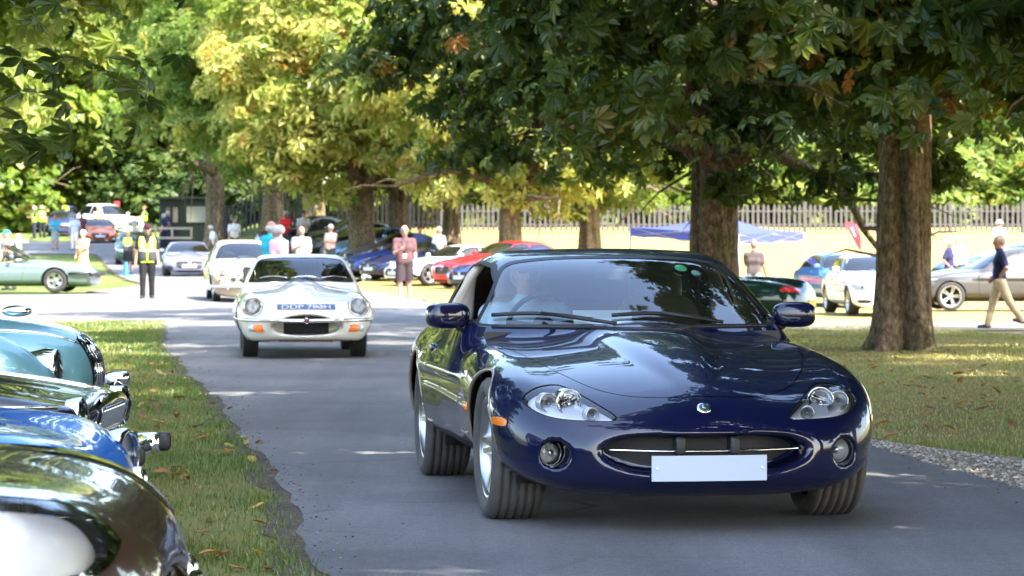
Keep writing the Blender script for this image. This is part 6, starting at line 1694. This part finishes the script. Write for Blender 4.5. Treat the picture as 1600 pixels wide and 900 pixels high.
# silver-green convertible on the left grass
XJ = scaled(dict(SPORT, id='xj', top=[(-.1, .62), (0, .66), (.1, .70), (.5, .765), (.9, .80), (1.62, .86), (2.4, .86), (3.2, .88), (4.2, .86), (4.76, .78)], edge=[(-.1, .54), (0, .58), (.2, .66), (.5, .72), (.9, .755), (1.7, .80), (2.4, .82), (3.5, .84), (4.2, .80), (4.76, .72)], kside=.09, knose=.07, na=.14), 'xj', 4.76, .895, 1.25, 2.59, 1.02, .325)
XJ.pop('roof'); XJ.pop('cw')
def build_xj():
    a = R_(88); c = Car(XJ, 'convertible_car', 'pale silver green convertible parked across the left grass with its roof down', 'car', cloc(154, 76, a, XJ), a, h=.04, mat=pt('silver_green_paint', (.12, .17, .175), .3))
    c.arches(.36, lip=False)
    for sg in (1, -1):
        Ti = c.cut(cspline([(sg * y, z) for y, z in ((.40, .58), (.75, .575), (.80, .62), (.75, .67), (.45, .67))], 3), 'front', lambda x, y, z: (x < .6) & (y * sg > 0)); r = c.emit('headlight', Ti, M['lens'], .004); c.emit('lamp_housing', Ti, M['reflector'], -.03, r)
        Ti = c.cut(cspline([(.12, .60), (.34, .60), (.34, .65), (.14, .65)], 2), 'side', lambda x, y, z: y * sg > .5); c.emit('side_marker', Ti, M['red_lens'], .003)
        shut(c, [(1.95, .80), (1.9, .4), (2.05, .3), (3.1, .3), (3.25, .45), (3.2, .82)], 'side', lambda x, y, z: y * sg > .72, 'door')
    pts = [(-.06 + .20 * abs(y) ** 4, y, .50) for y in np.linspace(-.88, .88, 21)]; c.line('bumper', pts, .055, M['black'], n=10); c.line('bumper_trim', [(x - .02, y, z + .045) for x, y, z in pts], .018, M['chrome'], n=8)
    for sg in (1, -1): c.line('bumper_side', [(.1 - .0, sg * .86, .52), (.35, sg * .895, .52), (.64, sg * .90, .52)], .035, M['black'])
    mb = MB(); x = lambda v: v - c.x0
    for sg in (1, -1): mb.tube([(x(1.78), sg * .68, .86), (x(2.42), sg * .58, 1.24)], .025, 8)
    mb.tube([(x(2.42), y, 1.24 + .02 * (1 - (y / .58) ** 2)) for y in np.linspace(-.58, .58, 10)], .025, 8)
    f = mb.build('windscreen_frame', c.paint, c.root); MB().add([(x(1.80), .67, .88), (x(1.80), -.67, .88), (x(2.41), -.57, 1.23), (x(2.41), .57, 1.23)], [(0, 1, 2, 3)]).build('windscreen', M['glass'], f)
    mirrors(c, 2.15, .93, .96); seats(c, 3.05, .86, .36); MB().blob((0, 0, 0), (.7, 1.3, .22), .5).build('folded_roof', M['white'], c.root, loc=(x(4.0), 0, .92))
    c.emit('body', c.T, c.paint); c.wheels(.215, .20, 'star', n=36); MB().box((2.3 - c.x0, 0, .25), (3.4, 1.1, .06)).build('floor_pan', M['under'], c.root); return c
xj = slope(build_xj())
GN = dict(XK, id='gn', kside=.15); GN.pop('roof'); GN.pop('cw')
def build_green():
    a = R_(-108); L_ = 4.7
    # placed by its right rear corner, seen just behind the mirror of the blue coupe
    x, y = at(1262, 44.5), 44.5; hx, hy = math.sin(a), -math.cos(a)
    c = Car(GN, 'convertible_car', 'dark green open car showing its red tail light beside the blue coupe mirror', 'car', (x + hx * (4.66 - .9), y + hy * (4.66 - .9), -.06), a, h=.035, mat=M['green_paint'])
    c.arches(.37, lip=False)
    for sg in (1, -1):
        Ti = c.cut(cspline([(sg * y_, z_) for y_, z_ in ((.50, .68), (.66, .675), (.86, .70), (.84, .75), (.66, .765), (.52, .745))], 5), 'front', lambda x, y, z: (x > 4.40) & (y * sg > 0)); c.emit('tail_light', Ti, M['red_lens'], .004)
        shut(c, [(1.62, .80), (1.58, .40), (1.66, .27), (2.86, .27), (3.06, .62), (3.02, .84), (1.8, .82)], 'side', lambda x, y, z: y * sg > .79, 'door')
    shut(c, [(4.5, 0), (4.5, .4), (4.2, .58), (3.75, .60), (3.7, 0), (3.75, -.6), (4.2, -.58), (4.5, -.4)], 'top', lambda x, y, z: z > .7, 'boot_lid')
    x_ = lambda v: v - c.x0
    mb = MB()
    for sg in (1, -1): mb.tube([(x_(1.7), sg * .70, .86), (x_(2.36), sg * .56, 1.21)], .025, 8)
    mb.tube([(x_(2.36), y_, 1.21) for y_ in np.linspace(-.56, .56, 8)], .025, 8)
    f = mb.build('windscreen_frame', c.paint, c.root); MB().add([(x_(1.72), .69, .88), (x_(1.72), -.69, .88), (x_(2.35), -.55, 1.2), (x_(2.35), .55, 1.2)], [(0, 1, 2, 3)]).build('windscreen', M['glass'], f)
    c.plate(0, .50, .52, .11, M['plate_yellow'], rear=True, name='rear_plate')
    mirrors(c, 2.0, .93, .95); seats(c, 2.9, .70, .36, 'leather')
    c.emit('body', c.T, c.paint); c.wheels(.245, .235, 'spoke', n=30); MB().box((2.3 - c.x0, 0, .25), (3.4, 1.1, .06)).build('floor_pan', M['under'], c.root); return c
build_green()
# ---------------------------------------------------------------- people
PALE = (.52, .29, .21)
def pp(label, px, d, rz=0.0, dz=0.0, **k):
    x, y, z = G(px, d); return person(label, (x, y, z + dz), rz, **k)
def incar(car, label, x, y, z, **k):
    mw = Matrix.Translation(car.root.location) @ car.root.rotation_euler.to_matrix().to_4x4()
    p = mw @ Vector((x - car.x0, y, z)); return person(label, tuple(p), car.root.rotation_euler.z - PI / 2, seated=True, leg=((1.52, .06), (1.52, .06)), **k)
drive = ((.75, .10, .75, .15), (.75, .10, .75, .15))
incar(xk, 'driver in pale blue shirt and dark glasses inside the dark blue coupe', 2.86, .37, .33, H=1.72, shirt=(.42, .52, .60), legc=(.05, .06, .09), glasses=True, bald=True, hair=(.45, .43, .40), arms=drive, h=.009, sk=(.55, .30, .22), lean=-.10)
incar(et, 'driver in dark glasses at the wheel of the white coupe', 2.98, .33, .27, H=1.66, shirt=(.30, .22, .24), glasses=True, bald=True, arms=drive, h=.014, lean=-.15)
incar(et, 'passenger with white hair in the white coupe', 2.98, -.33, .27, H=1.64, shirt=(.35, .33, .36), hair=(.6, .6, .6), glasses=True, h=.014, lean=-.15)
incar(tan, 'driver inside the pale tan saloon', 2.85, .34, .40, H=1.68, shirt=(.35, .25, .22), arms=drive, lean=-.1)
incar(xj, 'white haired driver sitting in the silver green convertible', 3.1, .36, .35, H=1.70, shirt=(.10, .12, .30), hair=(.75, .75, .75), arms=drive)
pp('marshal with a maroon cap and open hi vis vest standing on the road', 230, 69, .12, H=1.76, shirt=(.015, .015, .016), legc=(.014, .014, .016), shoes=(.04, .03, .025), hat=('cap', (.035, .005, .012)), glasses=True, vest='full', arms=((.02, .16, .15), (.05, .14, .25)), h=.009, fat=1.22)
pp('man in dark shorts with a lanyard standing on the grass verge', 632, 66.5, .10, H=1.80, shirt=(.095, .05, .055), legs='shorts', legc=(.035, .025, .03), shoes=(.60, .55, .5), bald=True, glasses=True, lanyard=True, arms=((.35, .10, 1.5, .5), (.02, .14, .35)), h=.009, sk=(.40, .21, .15), fat=1.05)
pp('man in a navy polo and beige trousers walking left past the grey car', 1562, 55, -1.65, H=1.78, shirt=(.016, .018, .06), legc=(.46, .36, .23), shoes=(.05, .055, .09), hair=(.30, .25, .2), arms=((-.25, .25, 1.1, .5), (-.35, .28, 1.0, .5)), leg=((.28, .05), (-.42, .18)), h=.009, turn=.15, fat=1.05)
pp('man in a dark grey tee shirt seen from behind under the gazebo', 1178, 72, PI - .3, H=1.76, shirt=(.075, .06, .062), legc=(.25, .27, .36), hair=(.16, .13, .11), arms=((.2, .12, .6), (.5, .12, .9)))
pp('grey haired man in a navy shirt talking behind the grey four by four', 1483, 82, 1.2, H=1.78, shirt=(.02, .02, .06), hair=(.65, .65, .63))
pp('person in a pale top just behind the navy shirt man', 1497, 86, -.6, H=1.76, shirt=(.66, .62, .58), hair=(.55, .50, .42))
pp('person in a white sun hat beyond the dark blue saloon', 1561, 104, .4, H=1.70, shirt=(.7, .7, .7), hat=('brim', (.75, .75, .72)))
pp('bald man in a bright teal shirt with his back to the road', 421, 59, 2.3, H=1.83, shirt=(.02, .36, .46), bald=True, hair=(.45, .42, .4), legc=(.2, .18, .15), lean=.05)
pp('man in a pale pink shirt leaning beside the teal shirt man', 441, 58, -2.2, H=1.74, shirt=(.62, .40, .50), hair=(.40, .38, .36), lean=.20, legc=(.1, .1, .15))
pp('man in a slate blue shirt hidden behind the pink shirt man', 437, 70, -1.2, H=1.80, shirt=(.13, .14, .20), hair=(.3, .25, .2))
pp('man in a grey polo shirt holding a cup among the parked cars', 471, 80, .2, H=1.84, shirt=(.20, .21, .23), bald=True, arms=((.5, .15, 1.3, .5), (.2, .12, .9, .3)), legc=(.07, .07, .09))
pp('person in a bright red top near the dark fence', 447, 113, -.5, H=1.76, shirt=(.6, .02, .025), hair=(.4, .36, .3))
pp('dark haired person in a white top near the dark fence', 474, 114, .4, H=1.72, shirt=(.72, .70, .68), hair=(.02, .016, .014), longhair=True)
pp('person in white leaning over beside the lilac car', 338, 116, -1.2, H=1.66, shirt=(.70, .70, .70), hair=(.5, .48, .46), lean=.35)
pp('dark haired person in a white blouse behind the tan saloon', 366, 116, .5, H=1.70, shirt=(.74, .72, .72), hair=(.05, .04, .035), longhair=True)
pp('man in navy standing sideways on the sunny bank', 256, 148, -1.8, H=1.72, shirt=(.016, .02, .06), legc=(.02, .022, .05), hair=(.4, .36, .32))
pp('taller man in navy behind his companion on the sunny bank', 262, 150, 2.2, H=1.84, shirt=(.018, .02, .055), legc=(.02, .022, .045), bald=True)
wm, up_, _ = pp('woman marshal with a ponytail seen from behind in a hi vis vest', 200, 110, PI, H=1.64, shirt=(.02, .02, .02), legs='shorts', legc=(.015, .015, .017), hair=(.35, .22, .10), longhair=True, vest='full', sleeve='none')
pp('person in a long white and orange patterned dress at the road edge', 130, 96, -.5, H=1.66, shirt=(.70, .30, .18), legs='none', hair=(.75, .70, .66), sk=(.5, .3, .22), skirt=(simple('orange_floral_cloth', (.75, .32, .14), .85, vary=.6, vscale=9), 1.02, .12, .16, .30))
pp('man in a light blue shirt and white trousers with a straw hat', 117, 145, .1, H=1.76, shirt=(.42, .48, .68), legc=(.62, .60, .56), hat=('brim', (.25, .17, .1)))
pp('curly dark haired person behind the light blue shirt man', 128, 150, .4, H=1.72, shirt=(.08, .03, .03), hair=(.03, .015, .01), longhair=True)
pp('woman in a teal top and red sun hat with a patterned skirt', 86, 146, .2, H=1.68, shirt=(.03, .25, .36), legs='none', hat=('brim', (.45, .07, .04)), skirt=(simple('grey_print_cloth', (.20, .23, .23), .85, vary=.6, vscale=14), 1.02, .45, .16, .22))
pp('marshal in dark trousers facing right at far left', 54, 163, -1.2, H=1.80, shirt=(.015, .015, .018), legc=(.03, .03, .045), vest='plain', glasses=False)
pp('marshal in a bright hi vis vest with his back turned at far left', 66, 164, PI, H=1.80, shirt=(.015, .015, .018), legc=(.02, .02, .025), vest='plain')
pp('marshal in hi vis standing before the white four by four', 153, 165, .3, H=1.74, shirt=(.30, .35, .20), vest='plain', hair=(.35, .2, .12))
pp('person in a dark jacket behind the timber gate', 226, 168, -1.0, H=1.74, shirt=(.02, .035, .02), legc=(.02, .03, .02), hair=(.2, .1, .06), vest='plain')
pp('sun tanned person with a teal headscarf behind the silver green convertible', 16, 79, -1.0, H=1.62, shirt=(.75, .45, .30), hat=('cap', (.03, .42, .42)), lean=.15)
pp('white haired person behind the row of parked cars', 517, 100, -.6, H=1.74, shirt=(.6, .45, .4), hair=(.75, .74, .72))
pp('person with dark hair behind the white sports coupe', 656, 99, .3, H=1.72, shirt=(.04, .06, .14), hair=(.03, .02, .02))
pp('pale haired person in a white top behind the white sports coupe', 686, 97, -.7, H=1.74, shirt=(.74, .72, .70), hair=(.62, .58, .52))
# blue cone in front of the woman marshal
cn = thing('traffic_cone', 'bright blue cone standing beside the woman marshal', 'cone', G(197, 106))
MB().lathe([(.001, .52), (.06, .52), (.08, .44), (.15, .06), (.16, .03)], 20, 'z').build('cone_body', simple('cone_blue', (.01, .10, .32), .5), cn); MB().box((0, 0, .02), (.34, .34, .04)).build('cone_base', simple('cone_base_blue', (.02, .16, .45), .6), cn)

# ---------------------------------------------------------------- grass blades and fallen leaves
def road_d(x, y):
    return np.where((x > _rl(y)) & (x < _rr(y)), -1, np.minimum(np.abs(x - _rl(y)), np.abs(x - _rr(y))))
def blades(name, n, xlo, xhi, ylo, yhi, hgt, wid, seed, dry=.0):
    rg = np.random.default_rng(seed); y = ylo + (yhi - ylo) * rg.random(n) ** 1.35; x = xlo(y) + (xhi(y) - xlo(y)) * rg.random(n)
    pn = np.sin(x * 2.3 + np.sin(y * 1.1) * 2) * np.sin(y * 1.7 + x) * .5 + .5
    keep = (rg.random(n) < .35 + .65 * pn) & (road_d(x, y) > .0 + .12 * rg.random(n)) & ~((y > 9) & (y < 19) & (x > 0) & (x < _rr(y) + .9 * np.clip((19.2 - y) / 3.5, 0, 1)))
    x, y, pn = x[keep], y[keep], pn[keep]; n = len(x); P = np.stack([x, y, gz(x, y)], 1)
    tv = np.array([(-.5, 0, 0), (.5, 0, 0), (.15, .35, .6), (0, .8, 1.0)]); tf = np.array([(0, 1, 2), (0, 2, 3)])
    a = rg.uniform(0, 2 * PI, n); h = hgt * rg.uniform(.5, 1.4, n) * (.6 + .6 * pn); ws = wid * (1 + y / 40)
    c, s_ = np.cos(a), np.sin(a); Z = np.zeros(n); tl = rg.uniform(.2, .8, n)
    Rm = np.stack([np.stack([c * ws, -s_ * h * tl, Z], 1), np.stack([s_ * ws, c * h * tl, Z], 1), np.stack([Z, Z, h], 1)], 1)
    o = scatter_mesh(name, tv, tf, P, Rm, np.clip(.55 + dry - .35 * pn + rg.normal(0, .2, n), 0, 1), M['blade'], kind='stuff'); return o
blades('grass', 150000, lambda y: _rl(y) - 3.4, lambda y: _rl(y), 9.5, 50, .038, .006, 1)
blades('grass', 150000, lambda y: _rr(y), lambda y: _rr(y) + 1.0 + y * .15, 12, 58, .030, .006, 2, .40)
lf = palmate(5, True); lv = lf[0].copy() / .55
def leaf_one(seed):
    rg = np.random.default_rng(seed); n = 7; V = []; F = []
    for i in range(n):
        t = i / (n - 1); w_ = .5 * math.sin(PI * min(1, t * .92 + .06)) ** .8 * (.9 if t < .6 else 1.0) * .42; cz = .10 * math.sin(t * 3 + seed) ; e = .18 + .1 * rg.random()
        V += [(t - .5, -w_, cz + e * w_ * 2), (t - .5, 0, cz), (t - .5, w_, cz + e * w_ * 2.2)]
    for i in range(n - 1): a = i * 3; F += [(a, a + 1, a + 4, a + 3), (a + 1, a + 2, a + 5, a + 4)]
    return np.array(V), np.array(F)
def dead_leaves(seed, spots, label, group):
    rg = np.random.default_rng(seed); base = []
    for k in range(10):
        v, f = leaf_one(seed * 20 + k); base.append(scatter_mesh('fallen_leaf', v, f, np.zeros((1, 3)), np.eye(3)[None], [rg.random()], M['dead_leaf'], parent=False))
    for (x, y) in spots:
        o = link('fallen_leaf', base[rg.integers(0, 10)]); s_ = rg.uniform(.07, .14) * (.8 + y / 80); o.scale = (s_, s_ * rg.uniform(.7, 1.2), s_)
        o.location = (x, y, float(gz(x, y)) + .022); o.rotation_euler = (rg.normal(0, .16), rg.normal(0, .16), rg.uniform(0, 6.28)); tag(o, label, 'leaf', group)
def pebbles(name, P, size, seed, mat):
    rg = np.random.default_rng(seed); tv = np.array([(1, 0, 0), (-.9, .1, 0), (0, .8, .1), (.1, -.9, 0), (0, 0, .6), (0, .1, -.5)]); tf = np.array([(0, 2, 4), (2, 1, 4), (1, 3, 4), (3, 0, 4), (2, 0, 5), (1, 2, 5), (3, 1, 5), (0, 3, 5)])
    n = len(P); return scatter_mesh(name, tv, tf, P, frames(np.array([0, 0, 1.0]) + rg.normal(0, .3, (n, 3)), rg.uniform(0, 6.3, n), size * rg.uniform(.4, 1.5, n)), rg.random(n), mat, kind='stuff')
M['pebble'] = mat_leaf('pebble_stone', [(.0, (.12, .10, .075)), (.5, (.30, .26, .20)), (1.0, (.55, .50, .43))], .0, .02)
M['grit'] = mat_leaf('road_grit', [(.0, (.05, .04, .03)), (.6, (.14, .11, .08)), (1.0, (.30, .26, .2))], .0, .02)
_rg = np.random.default_rng(4); y = 9.5 + 9.3 * _rg.random(5000); x = _rr(y) + (.95 * np.clip((19.2 - y) / 4, .05, 1)) * _rg.random(5000) ** 1.1 - .05
pebbles('gravel', np.stack([x, y, gz(x, y) + .010], 1), .013, 5, M['pebble'])
y = 10 + 45 * _rg.random(1200) ** 1.5; sd = _rg.random(1200) < .5; off = _rg.exponential(.12, 1200); x = np.where(sd, _rl(y) + off, _rr(y) - off)
pebbles('road_grit', np.stack([x, y, gz(x, y) + .010], 1), .007, 6, M['grit'])
rg = np.random.default_rng(8)
def spots(n, lo, hi, y0, y1, pw=1.2):
    y = y0 + (y1 - y0) * rg.random(n) ** pw; c = rg.random(n); return list(zip(lo(y) + (hi(y) - lo(y)) * c, y))
dead_leaves(1, spots(150, lambda y: _rl(y) - 2.2, lambda y: _rl(y) + .05, 10.2, 32), 'curled brown leaf fallen on the grass left of the road', 'fallen leaves on the left verge')
dead_leaves(2, spots(150, lambda y: _rr(y) + .15, lambda y: _rr(y) + 4.5, 14.5, 36), 'curled orange brown leaf fallen on the grass right of the road', 'fallen leaves on the right verge')
